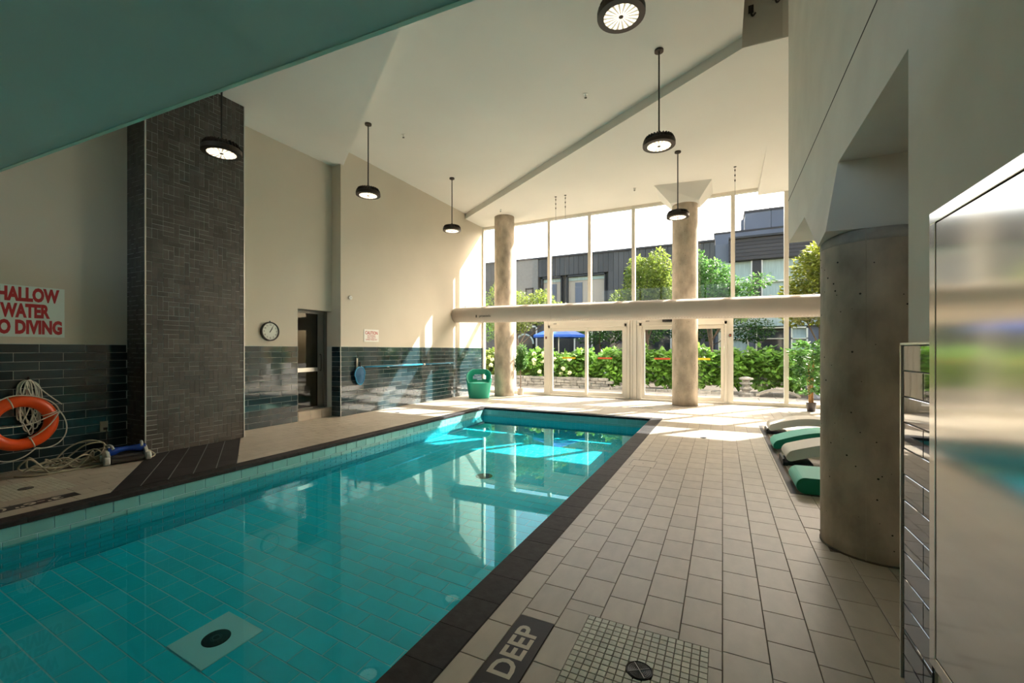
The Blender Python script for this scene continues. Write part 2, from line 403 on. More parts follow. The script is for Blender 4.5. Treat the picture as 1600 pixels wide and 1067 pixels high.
def two(O, U, rs):
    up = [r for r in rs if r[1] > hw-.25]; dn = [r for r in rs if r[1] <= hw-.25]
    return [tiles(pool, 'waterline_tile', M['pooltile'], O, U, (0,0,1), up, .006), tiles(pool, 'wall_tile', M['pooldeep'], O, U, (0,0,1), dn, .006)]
bat = [tiles(pool, 'pool_tile', M['poolfloor'], (0,0,PZ-.006), (1,0,0), (0,1,0), f_r, .003),
       ]
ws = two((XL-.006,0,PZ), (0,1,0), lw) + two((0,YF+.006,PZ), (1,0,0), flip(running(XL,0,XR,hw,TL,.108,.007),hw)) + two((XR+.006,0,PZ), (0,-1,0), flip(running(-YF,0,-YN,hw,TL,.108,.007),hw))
lay(bat, 280)
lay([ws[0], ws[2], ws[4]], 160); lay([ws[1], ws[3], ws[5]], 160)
# coping stones
def coping(x0, x1, ys, side):
    for a, b in zip(ys[:-1], ys[1:]):
        g = .0015
        pr = [(x0,-.045),(x0,-.006),(x0+.006,0),(x1-.006,0),(x1,-.006),(x1,-.045)]
        MB().extr(pr, lambda x,z:(x,b-g,z), lambda x,z:(x,a+g,z)).build('coping_stone', M['coping'], pool)
ysl = [YN-.08 + .205*i for i in range(48)]; ysl = [y for y in ysl if y < YF+.0] + [YF+.16]
coping(XL-.155, XL+.012, ysl, 1)
ysr = [YN-.08 + .2575*i for i in range(60)]; ysr = [y for y in ysr if y < YF-.05] + [YF+.16]
coping(XR-.012, -1.06, ysr, 1)
xx = [XL+.014 + i*(XR-.014-XL-.014)/16 for i in range(17)]
for a, b in zip(xx[:-1], xx[1:]):
    pr = [(YF+.16,-.045),(YF+.16,-.001),(YF-.006,-.001),(YF-.012,-.008),(YF-.012,-.045)]
    MB().extr(pr, lambda y,z:(a+.0015,y,z), lambda y,z:(b-.0015,y,z)).build('coping_stone', M['coping'], pool)
# water
wm = bpy.data.materials.new('pool_water'); wm.use_nodes = True; t = wm.node_tree; t.nodes.clear(); L = t.links.new
gl = t.nodes.new('ShaderNodeBsdfGlass'); gl.inputs['IOR'].default_value = 1.333; gl.inputs['Roughness'].default_value = 0
gl.inputs['Color'].default_value = (.58,.95,.985,1)
oo = t.nodes.new('ShaderNodeOutputMaterial'); L(gl.outputs[0], oo.inputs[0])
wat = MB().add([(XL+.0005,YN,WZ),(XR-.0005,YN,WZ),(XR-.0005,YF-.0005,WZ),(XL+.0005,YF-.0005,WZ)], [(0,1,2,3)]).build('pool_water', wm, smooth=True)
tag(wat, 'clear still turquoise water filling the swimming pool', 'water', kind='stuff')
wat.cycles.is_caustics_caster = True
# main drains and floor inlets
def drain_plate(x, y, s, r, name, label):
    d = empty(name, (x,y,PZ), label=label, cat='drain')
    if s: MB().box(-s,-s,-.004,s,s,.004).build('plate', M['white'], d)
    MB().lathe([(r,.004),(r,.006),(r*.9,.010),(r*.3,.012)], 28).build('grate', M['drainm'], d, smooth=True)
    rr = MB()
    for k in range(6): rr.lathe([(r*(.25+.11*k),.0125-.0012*k),(r*(.25+.11*k)+.003,.0135-.0012*k)], 20, caps=False)
    rr.build('slot_ring', M['drainl'], d)
    return d
drain_plate(-3.08,1.72,.198,.085,'pool_drain','black round drain in pale square plate on near pool floor')
drain_plate(-3.06,5.32,0,.12,'pool_drain','round grey drain on the far pool floor beyond the square-plated one')

# ------------------------------------------------------------------ deck tiles
TX, TY = .185, .26
def deckcols(x0, x1, y0, y1, x_ref=0.0, seed=0):
    out = []; k0 = math.floor((x0-x_ref)/TX); k = k0; rr = random.Random(seed)
    while x_ref + k*TX < x1:
        a, b = max(x0, x_ref+k*TX), min(x1, x_ref+(k+1)*TX)
        if b-a > .02:
            y = y0 - [0,.09,.17,.05,.21,.13][k % 6]
            while y < y1:
                c, d = max(y, y0), min(y+TY, y1)
                if d-c > .02: out.append((a+.002, c+.002, b-.002, d-.002))
                y += TY
        k += 1
    return out
right = deckcols(-1.058, 3.77, -1.5, 11.99)
MO_R = (-.61, 1.58, -.055, 2.135)
SG_R = (-.923, .55, -.742, 1.985)
MO_L = (-6.42, 1.42, -5.75, 1.93)
SG_L = (-5.535, .25, -5.385, 1.82)
right = clip_rects(right, MO_R); right = clip_rects(right, SG_R)
right = clip_rects(right, (.575,4.78,.66,8.85)); right = clip_rects(right, (.66,4.78,2.2,4.84))
right = clip_rects(right, (-.99,5.12,-.71,5.42))
for c in [(-5.83,11.34),(-.83,11.32),(.93,3.72)]: right = clip_rects(right, (c[0]-.28,c[1]-.2,c[0]+.28,c[1]+.2))
farr = deckcols(-5.2, -1.062, YF+.165, 11.99)
leftd = deckcols(-7.19, -5.207, -1.5, 2.3, x_ref=-5.2)
leftd2 = deckcols(-7.19, -5.207, 4.3, 11.99, x_ref=-5.2)
# diagonal dark band in front of the pillar: its edges
def D1(x): return 1.90 + (x+5.12)*(-.655)
def D2(x): return 3.17 + (x+5.25)*(-.634)
leftd = clip_rects(leftd, MO_L); leftd = clip_rects(leftd, SG_L)
# polygonal deck pieces next to the band: clip each tile against the diagonal
def halfclip(poly, side, fn):
    out = []; n = len(poly)
    g = lambda p: (fn(p[0]) - p[1])*side
    for i in range(n):
        p, q = poly[i], poly[(i+1)%n]; a, b = g(p), g(q)
        if a >= 0: out.append(p)
        if (a >= 0) != (b >= 0):
            t = a/(a-b); out.append((p[0]+(q[0]-p[0])*t, p[1]+(q[1]-p[1])*t))
    return out
leftall = [r for r in deckcols(-7.19, -5.207, -1.5, 11.99, x_ref=-5.2)]
leftall = clip_rects(clip_rects(clip_rects(leftall, MO_L), SG_L), (-7.19,2.86,-6.65,4.12))
leftall = clip_rects(leftall, (-7.2,6.26,-6.95,12))
whole = []; cut = []
for r in leftall:
    cs = [(r[0],r[1]),(r[2],r[1]),(r[2],r[3]),(r[0],r[3])]
    below = [p[1] < D1(p[0]) - .002 for p in cs]; above = [p[1] > D2(p[0]) + .002 for p in cs]
    if all(below) or all(above): whole.append(r)
    else:
        a = halfclip(cs, 1, lambda x: D1(x)-.003); b = halfclip(cs, -1, lambda x: D2(x)+.003)
        if len(a) > 2: cut.append(a)
        if len(b) > 2: cut.append(b)
lay([tiles(floor, 'floor_tile', M['deck'], (0,0,-.005), (1,0,0), (0,1,0), right+farr+whole, .005)], 280)
for pl in cut:
    ar = abs(sum(pl[i][0]*pl[(i+1)%len(pl)][1]-pl[(i+1)%len(pl)][0]*pl[i][1] for i in range(len(pl))))/2
    if ar > .0006: MB().prism(pl, -.005, 0).build('floor_tile', M['deck'], floor)
# dark band tiles
dirv = Vector((1,-.645)).normalized(); per = Vector((-dirv.y, dirv.x))
p0 = Vector((-5.207, D1(-5.207)+.004)); width = (Vector((-5.207, D2(-5.207))) - p0).dot(per)
nrow = 5; hw2 = width/nrow
for r in range(nrow):
    off = [.0,.35,.12,.5,.25][r]
    for c in range(-1, 5):
        l0, l1 = -off - c*.62 - .62, -off - c*.62
        q = [p0 + dirv*l0 + per*(r*hw2), p0 + dirv*l1 + per*(r*hw2), p0 + dirv*l1 + per*((r+1)*hw2), p0 + dirv*l0 + per*((r+1)*hw2)]
        g = .005; q = [q[0]+dirv*.0015+per*g, q[1]-dirv*.0015+per*g, q[2]-dirv*.0015-per*g, q[3]+dirv*.0015-per*g]
        pl = [(v.x, v.y) for v in q]
        # clip by the coping, the wall and the pillar front
        def cx(poly, X, s):
            out = []; n = len(poly)
            for i in range(n):
                p, w2 = poly[i], poly[(i+1)%n]; a, b = (X-p[0])*s, (X-w2[0])*s
                if a >= 0: out.append(p)
                if (a >= 0) != (b >= 0):
                    t = a/(a-b); out.append((p[0]+(w2[0]-p[0])*t, p[1]+(w2[1]-p[1])*t))
            return out
        pl = cx(pl, -5.208, 1)
        if len(pl) < 3: continue
        parts = []
        a = cx(pl, -6.648, -1)
        if len(a) > 2: parts.append(a)
        b = cx(pl, -6.648, 1); b = cx(b, -7.118, -1) if len(b) > 2 else b
        b = halfclip(b, 1, lambda x: 2.858) if len(b) > 2 else b
        if len(b) > 2: parts.append(b)
        for q in parts: MB().prism(q, -.005, .0).build('dark_floor_tile', M['darktile'], floor)
# pale joints in the band show the light grout strip under it
stuff(MB().prism([(-7.1,D1(-7.1)),(-5.21,D1(-5.21)),(-5.21,D2(-5.21)),(-6.65,D2(-6.65)),(-6.65,2.86),(-7.1,2.86)], -.0049, -.0028).build('pale_grout_bed', M['mgrout'], floor))
# mosaics round the deck drains
def mos(bx, n, m):
    x0,y0,x1,y1 = bx; a = (x1-x0)/n; b = (y1-y0)/m
    return [(x0+i*a+.0016, y0+j*b+.0016, x0+(i+1)*a-.0016, y0+(j+1)*b-.0016) for i in range(n) for j in range(m)]
DR = (-.315,1.855); DLc = (-6.10,1.655)
mr_ = [r for r in mos(MO_R,16,16) if math.hypot((r[0]+r[2])/2-DR[0],(r[1]+r[3])/2-DR[1]) > .045]
ml_ = [r for r in mos(MO_L,18,14) if math.hypot((r[0]+r[2])/2-DLc[0],(r[1]+r[3])/2-DLc[1]) > .045]
lay([tiles(floor, 'mosaic_tile', M['mosaic'], (0,0,-.005), (1,0,0), (0,1,0), mr_+ml_, .005)], 300)
def deck_drain(x, y, r, label, group=None):
    d = empty('deck_drain', (x,y,0), label=label, cat='drain')
    MB().lathe([(r,-.004),(r,.001),(r*.93,.0035),(r*.9,.0005),(r*.1,.0005)], 32).build('rim', M['drainm'], d)
    rb = MB()
    for k in range(1,7): rb.tube([(r*.13*k*math.cos(a), r*.13*k*math.sin(a), .0018) for a in [2*math.pi*q/24 for q in range(24)]], .0014, 4, True)
    rb.build('grate_ring', M['drainl'], d)
    for k in range(2):
        a = .6 + k*math.pi/2; c, s = math.cos(a)*r*.85, math.sin(a)*r*.85
        MB().tube([(-c,-s,.0022),(c,s,.0022)], .0026, 5).build('cross_bar', M['drainl'], d)
deck_drain(DR[0],DR[1],.056,'black slotted floor drain in the mosaic square beside the DEEP sign')
deck_drain(DLc[0],DLc[1],.056,'dark round floor drain on the left deck below the life ring')
deck_drain(-.26,7.22,.055,'small floor drain in the sunlit patch of the right deck')
deck_drain(-6.3,7.2,.05,'small floor drain near the left wall under the blue net')
# depth signs set in the floor
s = MB().box(SG_R[0]+.002,SG_R[1],-.005,SG_R[2]-.002,SG_R[3]-.002,.0005).build('depth_sign', M['darktile'])
tag(s, 'black floor sign reading DEEP beside the right pool edge', 'sign')
text('DEEP', .148, axes((-.832,1.74,.0006), (0,1,0), (-1,0,0)), M['cream'], s, off=.0035, fit=.345, ext=.0004)
text('(1.1m)', .148, axes((-.832,1.32,.0006), (0,1,0), (-1,0,0)), M['cream'], s, off=.0035, fit=.40, ext=.0004)
s = MB().box(SG_L[0]+.002,SG_L[1],-.005,SG_L[2]-.002,SG_L[3]-.002,.0005).build('depth_sign', M['darktile'])
tag(s, 'black depth sign with white figures along the left pool edge', 'sign')
text("3'-6''", .125, axes((-5.46,1.56,.0006), (0,-1,0), (1,0,0)), M['cream'], s, off=.003, fit=.30, ext=.0004)
text("(1.1m)", .125, axes((-5.46,1.20,.0006), (0,-1,0), (1,0,0)), M['cream'], s, off=.003, fit=.34, ext=.0004)
text("DEEP", .125, axes((-5.46,.80,.0006), (0,-1,0), (1,0,0)), M['cream'], s, off=.003, fit=.32, ext=.0004)
h = empty('access_hatch', (-.85,5.27,0), label='square tiled access lid set in the right deck by the pool', cat='lid')
MB().box(-.137,-.147,-.005,.137,.147,-.0005).build('lid', M['deck'], h); MB().lathe([(.006,-.0004),(.006,.0008)],8).build('screw', M['drainm'], h)
e = MB()
for q in [(-.14,-.15,.14,-.147),(-.14,.147,.14,.15),(-.14,-.147,-.137,.147),(.137,-.147,.14,.147)]: e.box(q[0],q[1],-.0045,q[2],q[3],.0006)
e.build('frame', M['drainm'], h)
g = empty('slot_drain', (-1.74,10.33,0), label='short slotted floor drain before the garden doors', cat='drain')
MB().box(-.3,-.05,-.004,.3,.05,.0008).build('channel', M['drainl'], g)
for k in range(12): MB().box(-.28+k*.048,-.04,.0009,-.255+k*.048,.04,.0016).build('slot', M['drainm'], g)
# dark inlay border of the lounger bay
bay = struct(MB().box(.577,4.782,-.005,.628,8.848,.0005).build('trim_1', M['darktile']))
struct(MB().box(.63,4.782,-.005,2.2,4.80,.0005).build('trim_2', M['darktile']))

# ------------------------------------------------------------------ glazed wall tiles
H0, H1 = 0.0, 1.42
def wallrects(u0, u1, s=0): return running(u0, H0, u1, H1, .405, .1015, .005)
def band(O, U, u0, u1):
    return tiles(wall_left, 'wall_tile', M['wtile'], O, U, (0,0,1), wallrects(u0,u1), .004, jit=.005)
# grout backing panels
gb = MB(); gb.box(-7.1205,-1.5,0,-7.1185,2.86,H1+.004); gb.box(-7.2005,4.12,0,-7.1985,5.47,H1+.004); gb.box(-6.9505,6.262,0,-6.9485,12.0,H1+.004)
gb.box(-7.38,6.258,.17,-6.95,6.2605,H1+.004); gb.box(-7.2,6.257,0,-6.95,6.26,H1+.004)
gb.build('grout_bed', M['lgrout'], wall_left)
lay([band((-7.1186,0,0),(0,1,0),-1.0,2.858), band((-7.1986,0,0),(0,1,0),4.122,5.465), band((-6.9486,0,0),(0,1,0),6.262,11.98),
     tiles(wall_left, 'wall_tile', M['wtile'], (0,6.257,0), (1,0,0), (0,0,1), running(-7.199,0,-6.946,H1,.405,.1015,.005), .006)], 300)
MB().box(-6.951,6.249,0,-6.941,6.258,H1+.006).build('corner_trim', M['trim'], wall_left)
# curb tiles under the left door
for a, b in [(5.48,5.74),(5.745,6.0),(6.005,6.2)]: MB().box(-7.2,a,.0,-7.192,b,.165).build('curb_tile', M['deck'], wall_left)
MB().box(-7.4,5.47,.165,-7.19,6.25,.178).build('sill', M['deck'], wall_left)

# ------------------------------------------------------------------ tiled pillar
pil = empty('tiled_pillar', (-6.93,3.49,0), label='tall pillar clad in small charcoal tiles against the left wall', cat='pillar')
def rel(mb, o):
    for i in range(len(mb.v)): mb.v[i] = tuple(Vector(mb.v[i]) - o)
    return mb
PO = Vector((-6.93,3.49,0))
rel(MB().box(-7.25,2.86,0,-6.655,4.12,5.13), PO).build('core', M['lgrout'], pil)
def domino(nu, nv, a, b, seed, ou, ov):
    r2 = random.Random(seed); occ = [[0]*nv for _ in range(nu)]; out = []
    for j in range(nv):
        for i in range(nu):
            if occ[i][j]: continue
            opts = []
            for w2, h2, wt in [(2,1,5),(1,2,4),(3,1,1),(1,3,1),(1,1,.02)]:
                if i+w2 <= nu and j+h2 <= nv and all(not occ[i+x][j+y] for x in range(w2) for y in range(h2)): opts.append((w2,h2,wt))
            tot = sum(o[2] for o in opts); q = r2.random()*tot
            for w2, h2, wt in opts:
                q -= wt
                if q <= 0: break
            for x in range(w2):
                for y in range(h2): occ[i+x][j+y] = 1
            g_ = r2.choice((.0008,.0022,.0026)); out.append((ou+i*a+g_, ov+j*b+g_, ou+(i+w2)*a-g_, ov+(j+h2)*b-g_))
    return out
fr_ = domino(20, 82, 1.25/20, 5.12/82, 3, 2.865, 0)
sd_ = domino(9, 82, .55/9, 5.12/82, 5, -7.2, 0)
class _P: pass
b1 = tiles(pil, 'pillar_tile', M['ptile'], Vector((-6.655,0,0)), (0,1,0), (0,0,1), fr_, .003)
b2 = tiles(pil, 'pillar_tile', M['ptile'], Vector((0,2.86,0)), (1,0,0), (0,0,1), sd_, .003)
# shift into the pillar's own frame
b1 = ([(a,r,c-PO) for a,r,c in b1[0]], b1[1]); b2 = ([(a,r,c-PO) for a,r,c in b2[0]], b2[1])
lay([b1, b2], 300)
for y in (2.852, 4.118): rel(MB().box(-6.664,y-.003,0,-6.645,y+.008,5.12), PO).build('edge_trim', M['trim'], pil)

# ------------------------------------------------------------------ near right wall: glossy tiles, steel cabinet
nr = MB(); nr.box(.672,2.012,0,.68,2.30,1.375); nr.box(.672,2.2805,0,.70,2.30,1.375)
nr.build('grout_bed', M['mgrout'], near_wall)
nt_ = mat('glossy_grey_glass_tile', (.02,.028,.034), .02, coat=1.0, bump=.025, bscale=7, var=.1)
lay([tiles(near_wall, 'glazed_tile', nt_, (.672,0,0), (0,-1,0), (0,0,1), running(-2.297,0,-2.015,1.37,.41,.1055,.004), .006, jit=.003)], 300)
MB().box(.660,2.296,0,.674,2.304,1.38).build('edge_trim', M['trim'], near_wall)
MB().box(.660,2.012,1.371,.674,2.304,1.38).build('top_trim', M['trim'], near_wall)
cab = empty('steel_cabinet_door', (.68,.8,.25), label='brushed stainless steel cabinet front on the near right wall', cat='cabinet')
def cb(x0,y0,z0,x1,y1,z1): return MB().box(x0-.68,y0-.8,z0-.25,x1-.68,y1-.8,z1-.25)
fr = MB()
for q in [(.655,-1.2,1.79,.68,2.008,1.83),(.655,1.962,.25,.68,2.008,1.79),(.655,-1.2,.25,.68,1.962,.29),(.655,-1.2,.29,.68,-1.15,1.79)]: fr.add(*[*( (b_.v, b_.f) for b_ in [cb(*q)] )][0])
fr.build('frame', M['steel'], cab, bevel=.002)
cb(.656,-1.145,.295,.678,1.957,1.785).build('door_panel', M['steel'], cab, bevel=.002)
cb(.6775,-1.15,.29,.6795,1.962,1.79).build('shadow_gap', M['hole'], cab)

# ------------------------------------------------------------------ concrete columns
def column(x, y, z1, r, label, seed, top=None):
    c = empty('concrete_column', (x,y,0), label=label, cat='column', group='round concrete columns')
    n = 64; k = 24
    prof = [(r, z1*i/k) for i in range(k+1)]
    MB().lathe(prof, n).build('shaft', M['conc'], c, smooth=True)
    rr = random.Random(seed); hb = MB()
    for _ in range(int(150*z1/2.2)):
        a = rr.uniform(0, 2*math.pi); z = rr.uniform(.1, z1-.1); q = rr.uniform(.002,.0075)
        mt = Matrix.Rotation(a, 4, 'Z') @ Matrix.Rotation(R(90), 4, 'Y')
        p = Vector((math.cos(a)*(r-.0005), math.sin(a)*(r-.0005), z))
        hb.lathe([(q,-.001),(q*.9,.0012)], 7, mt.to_3x3(), p)
    stuff(hb.build('pour_hole', M['hole'], c))
    MB().box(-.004,-.004,0,.004,.004,z1) if 0 else None
    a = -1.95; sm_ = MB().tube([(math.cos(a)*r, math.sin(a)*r, .01),(math.cos(a)*r, math.sin(a)*r, z1-.01)], .0025, 5); sm_.build('form_seam', M['conc'], c)
    MB().lathe([(r+.004,0),(r+.004,.008),(r,.012)], n).build('base_joint', M['grout'], c)
    return c
c = column(.93,3.72,2.125,.30,'short thick concrete column under the right bulkhead beside foam loungers',1)
MB().lathe([(.3006,2.05),(.3018,2.07),(.3018,2.124)], 64).build('plaster_collar', M['conc_cap'], c, smooth=True)
column(-.83,11.32,4.95,.295,'tall round concrete column in front of the right garden door',2)
column(-5.83,11.34,5.3,.295,'tall round concrete column beside the green tub chair',3)

# ------------------------------------------------------------------ window wall
FY = 12.0
def pane_box(x0, x1, z0, z1, y=FY+.04, m='pane', parent=None, name='pane'):
    return MB().add([(x0,y,z0),(x1,y,z0),(x1,y,z1),(x0,y,z1)], [(0,1,2,3)]).build(name, M[m], parent)
mx_ = [-6.94,-5.85,-4.66,-3.42,-2.19,-.95,.23,1.36,2.6,3.78]
wn = 0
for a, b in zip(mx_[:-1], mx_[1:]):
    wn += 1; w_ = empty('window_%d' % wn, (0,0,0)); struct(w_)
    pane_box(a, b, 2.52, 5.3, parent=w_)
    if b < 3.7: MB().box(b-.045,FY-.04,2.5,b+.045,FY+.09,5.32).build('mullion', M['frame'], w_, bevel=.004)
    if a < -6.9: MB().box(a-.02,FY-.04,2.5,a+.04,FY+.09,5.32).build('mullion', M['frame'], w_, bevel=.004)
    MB().box(a,FY-.03,5.23,b,FY+.09,5.32).build('head_rail', M['frame'], w_)
    MB().box(a,FY-.05,2.42,b,FY+.1,2.52).build('transom', M['frame'], w_)
low = [(-6.94,-5.85),(-5.85,-4.80),(.24,1.36),(1.36,2.6),(2.6,3.78)]
for a, b in low:
    wn += 1; w_ = struct(empty('window_%d' % wn))
    pane_box(a, b, .09, 2.43, parent=w_)
    MB().box(a,FY-.05,0,b,FY+.1,.09).build('sill_rail', M['frame'], w_, bevel=.004)
    if b not in (-4.80, 3.78): MB().box(b-.045,FY-.04,.09,b+.045,FY+.09,2.42).build('mullion', M['frame'], w_, bevel=.004)
    if a < -6.9: MB().box(a-.01,FY-.04,.09,a+.045,FY+.09,2.42).build('mullion', M['frame'], w_, bevel=.004)
for k in range(6):  # unseen high windows behind the camera, added to bring daylight to the near end
    a = -6.6 + k*1.15; wn += 1; w_ = struct(empty('window_%d' % wn))
    MB().add([(a,-1.65,2.95),(a+1.15,-1.65,2.95),(a+1.15,-1.65,4.95),(a,-1.65,4.95)],[(0,1,2,3)]).build('pane', M['pane'], w_)
    MB().box(a-.04,-1.7,2.95,a+.04,-1.6,4.95).build('mullion', M['frame'], w_)
def sliding(x0, x1, name, strips):
    d = struct(empty(name)); m = (x0+x1)/2
    fr = MB(); fr.box(x0-.06,FY-.1,0,x0,FY+.12,2.08); fr.box(x1,FY-.1,0,x1+.06,FY+.12,2.08); fr.box(x0-.06,FY-.1,2.0,x1+.06,FY+.12,2.08); fr.box(x0,FY-.08,0,x1,FY+.12,.035)
    fr.build('door_frame', M['frame'], d, bevel=.004)
    MB().box(x0-.06,FY-.07,2.08,x1+.06,FY+.1,2.42).build('header_panel', M['frame'], d)
    for i, (a, b) in enumerate([(x0+.005, m+.04), (m-.04, x1-.005)]):
        y = FY-.04 if i == 0 else FY+.03
        lf = MB(); lf.box(a,y-.02,.04,a+.075,y+.02,1.995); lf.box(b-.075,y-.02,.04,b,y+.02,1.995); lf.box(a+.075,y-.02,1.90,b-.075,y+.02,1.995); lf.box(a+.075,y-.02,.04,b-.075,y+.02,.15)
        l = lf.build('door_leaf', M['frame'], d, bevel=.003)
        pane_box(a+.07, b-.07, .14, 1.91, y, parent=l)
        s0 = (a+b)/2
        st_ = MB().box(s0-.2,y-.008,1.10,s0+.2,y-.004,1.145); st_.build('warning_strip', M[strips[i]], l)
    MB().box(x0+.1,FY-.075,2.12,x0+.2,FY-.07,2.135).build('latch', M['black'], d)
    return d
d1 = sliding(-4.60,-2.42,'door_1',('yel','rd'))
d2 = sliding(-1.96,.04,'door_2',('rd','yel'))
MB().box(-1.42,FY-.16,2.10,-1.0,FY-.07,2.19).build('motion_sensor', M['black'], d2)
post = struct(MB().box(-4.80,FY-.07,0,-4.66,FY+.1,2.42).build('trim_3', M['frame'], bevel=.004))
pp = MB()
for a, b, dy in [(-2.36,-2.28,0),(-2.27,-2.20,.02),(-2.19,-2.10,0),(-2.09,-2.02,.02)]: pp.box(a,FY-.08+dy,0,b,FY+.1,2.42)
struct(pp.build('trim_4', M['frame'], bevel=.003))
struct(MB().box(.10,FY-.07,0,.24,FY+.1,2.42).build('trim_5', M['frame'], bevel=.004))
for x, lb in [(-4.73,'small black wall switch on the post left of the left door'),(.17,'small black wall switch on the post right of the right door')]:
    b = empty('door_switch', (x,FY-.075,1.72), label=lb, cat='switch')
    MB().box(-.025,-.012,-.035,.025,.005,.035).build('housing', M['black'], b, bevel=.004); MB().box(-.012,-.016,-.012,.012,-.012,.012).build('button', M['rd'], b)

# left wall door
d3 = struct(empty('door_3'))
f3 = MB(); f3.box(-7.42,5.47,.17,-7.36,5.50,2.14); f3.box(-7.42,6.19,.17,-7.34,6.255,2.14); f3.box(-7.42,5.47,2.08,-7.36,6.255,2.14); f3.box(-7.42,5.47,.17,-7.36,6.255,.22)
f3.build('door_frame', M['sframe'], d3)
MB().box(-7.42,6.06,.22,-7.375,6.19,2.08).build('door_stile', M['sframe'], d3)
MB().add([(-7.39,5.5,.22),(-7.39,6.19,.22),(-7.39,6.19,2.08),(-7.39,5.5,2.08)],[(0,1,2,3)]).build('pane', M['dpane'], d3)
MB().tube(sm([(-7.37,6.1,.95),(-7.33,6.1,.95),(-7.33,6.1,1.25),(-7.37,6.1,1.25)],4), .008, 6).build('door_handle', M['black'], d3)
MB().box(-7.388,5.5,.92,-7.380,6.06,1.0).build('push_rail', M['trim'], d3)
bx = MB(); bx.box(-8.7,5.3,.1,-8.6,6.6,2.6); bx.box(-8.7,5.3,.0,-7.42,6.6,.165)
struct(bx.build('wall_corridor', M['doorroom']))

# ------------------------------------------------------------------ fabric duct
du = empty('fabric_air_duct', (-2,10.4,2.34), label='long beige fabric air duct hanging across the window wall', cat='duct')
pts = [(-6.93+1.0*i, 10.4, 2.355-.013*i) for i in range(0,11)]; pts.append((3.75,10.4,2.215))
dm = MB().tube([tuple(Vector(p)-Vector((-2,10.4,2.34))) for p in pts], [.205]+[.225+.004*math.sin(i*2.1) for i in range(len(pts)-1)], 40)
dm.build('duct_body', M['duct'], du, smooth=True)
hoops = MB()
for i in range(1, 10): 
    x = -6.93+i*1.0; MB().tube([(x+2, .227*math.cos(a), .015-.013*i+.227*math.sin(a)) for a in [2*math.pi*k/36 for k in range(36)]], .0035, 5, True).build('seam_hoop', M['duct'], du)
noz = MB()
for i in range(150):
    x = -6.0 + i*.062; zc = 2.355-.013*(x+6.93); a = R(-62)
    noz.lathe([(.007,0),(.006,.003)], 6, Matrix.Rotation(R(90)+R(28)+0, 3, 'X'), (x+2, -.226*math.cos(a), zc-2.34+.226*math.sin(a)))
stuff(noz.build('air_nozzles', M['white'], du))
tr = MB().tube([(-4.9,0,.245),(5.3,0,.11)], .006, 6); tr.build('hanging_rail', M['trim'], du)
for i in range(13): 
    x = -6.6+i*.75; z = 2.355-.013*(x+6.93)-2.34
    MB().box(x+2-.02,-.012,z+.22,x+2+.02,.012,z+.25).build('hanger_clip', M['white'], du)
text('prowoxdu', .085, axes((-3.83-.0,-.2265,-.055), (1,0,0), (0,0,1)), M['black'], du, off=.001, align='CENTER')
MB().box(-4.12,-.2275,-.09,-4.09,-.224,-.02).build('logo_mark', M['black'], du)
def cable(x, y, label, ztop=5.3):
    c = empty('suspension_cable', (x,y,ztop), label=label, cat='cable')
    MB().tube([(0,0,0),(0,0,2.58-ztop)], .0035, 5).build('wire', M['sframe'], c)
    MB().lathe([(.03,0),(.03,-.006),(.008,-.012)][::-1], 12).build('ceiling_hook', M['black'], c)
    for k in range(3): MB().lathe([(.007,-.10-.11*k),(.014,-.075-.11*k),(.007,-.05-.11*k)], 8).build('turnbuckle', M['black'], c)
cable(-3.86,10.4,'left one of the two thin duct cables hanging by the left door')
cable(-3.6,10.4,'right one of the two thin duct cables hanging by the left door')
cable(.24,10.4,'thin duct cable with turnbuckle hanging right of the middle column')

# ------------------------------------------------------------------ pendant lamps
lens = emit('lamp_lens', (1.0,.86,.66), 7)
t = lens.node_tree; p = t.nodes['Principled BSDF']
tc = t.nodes.new('ShaderNodeTexCoord'); sx_ = t.nodes.new('ShaderNodeSeparateXYZ'); t.links.new(tc.outputs['Object'], sx_.inputs[0])
at = t.nodes.new('ShaderNodeMath'); at.operation = 'ARCTAN2'; t.links.new(sx_.outputs[1], at.inputs[0]); t.links.new(sx_.outputs[0], at.inputs[1])
ml = t.nodes.new('ShaderNodeMath'); ml.operation = 'MULTIPLY'; ml.inputs[1].default_value = 18; t.links.new(at.outputs[0], ml.inputs[0])
sn = t.nodes.new('ShaderNodeMath'); sn.operation = 'SINE'; t.links.new(ml.outputs[0], sn.inputs[0])
mr = t.nodes.new('ShaderNodeMapRange'); mr.inputs['From Min'].default_value = -1; mr.inputs['To Min'].default_value = .1; mr.inputs['To Max'].default_value = 1.5
t.links.new(sn.outputs[0], mr.inputs['Value']); t.links.new(mr.outputs[0], p.inputs['Emission Strength'])
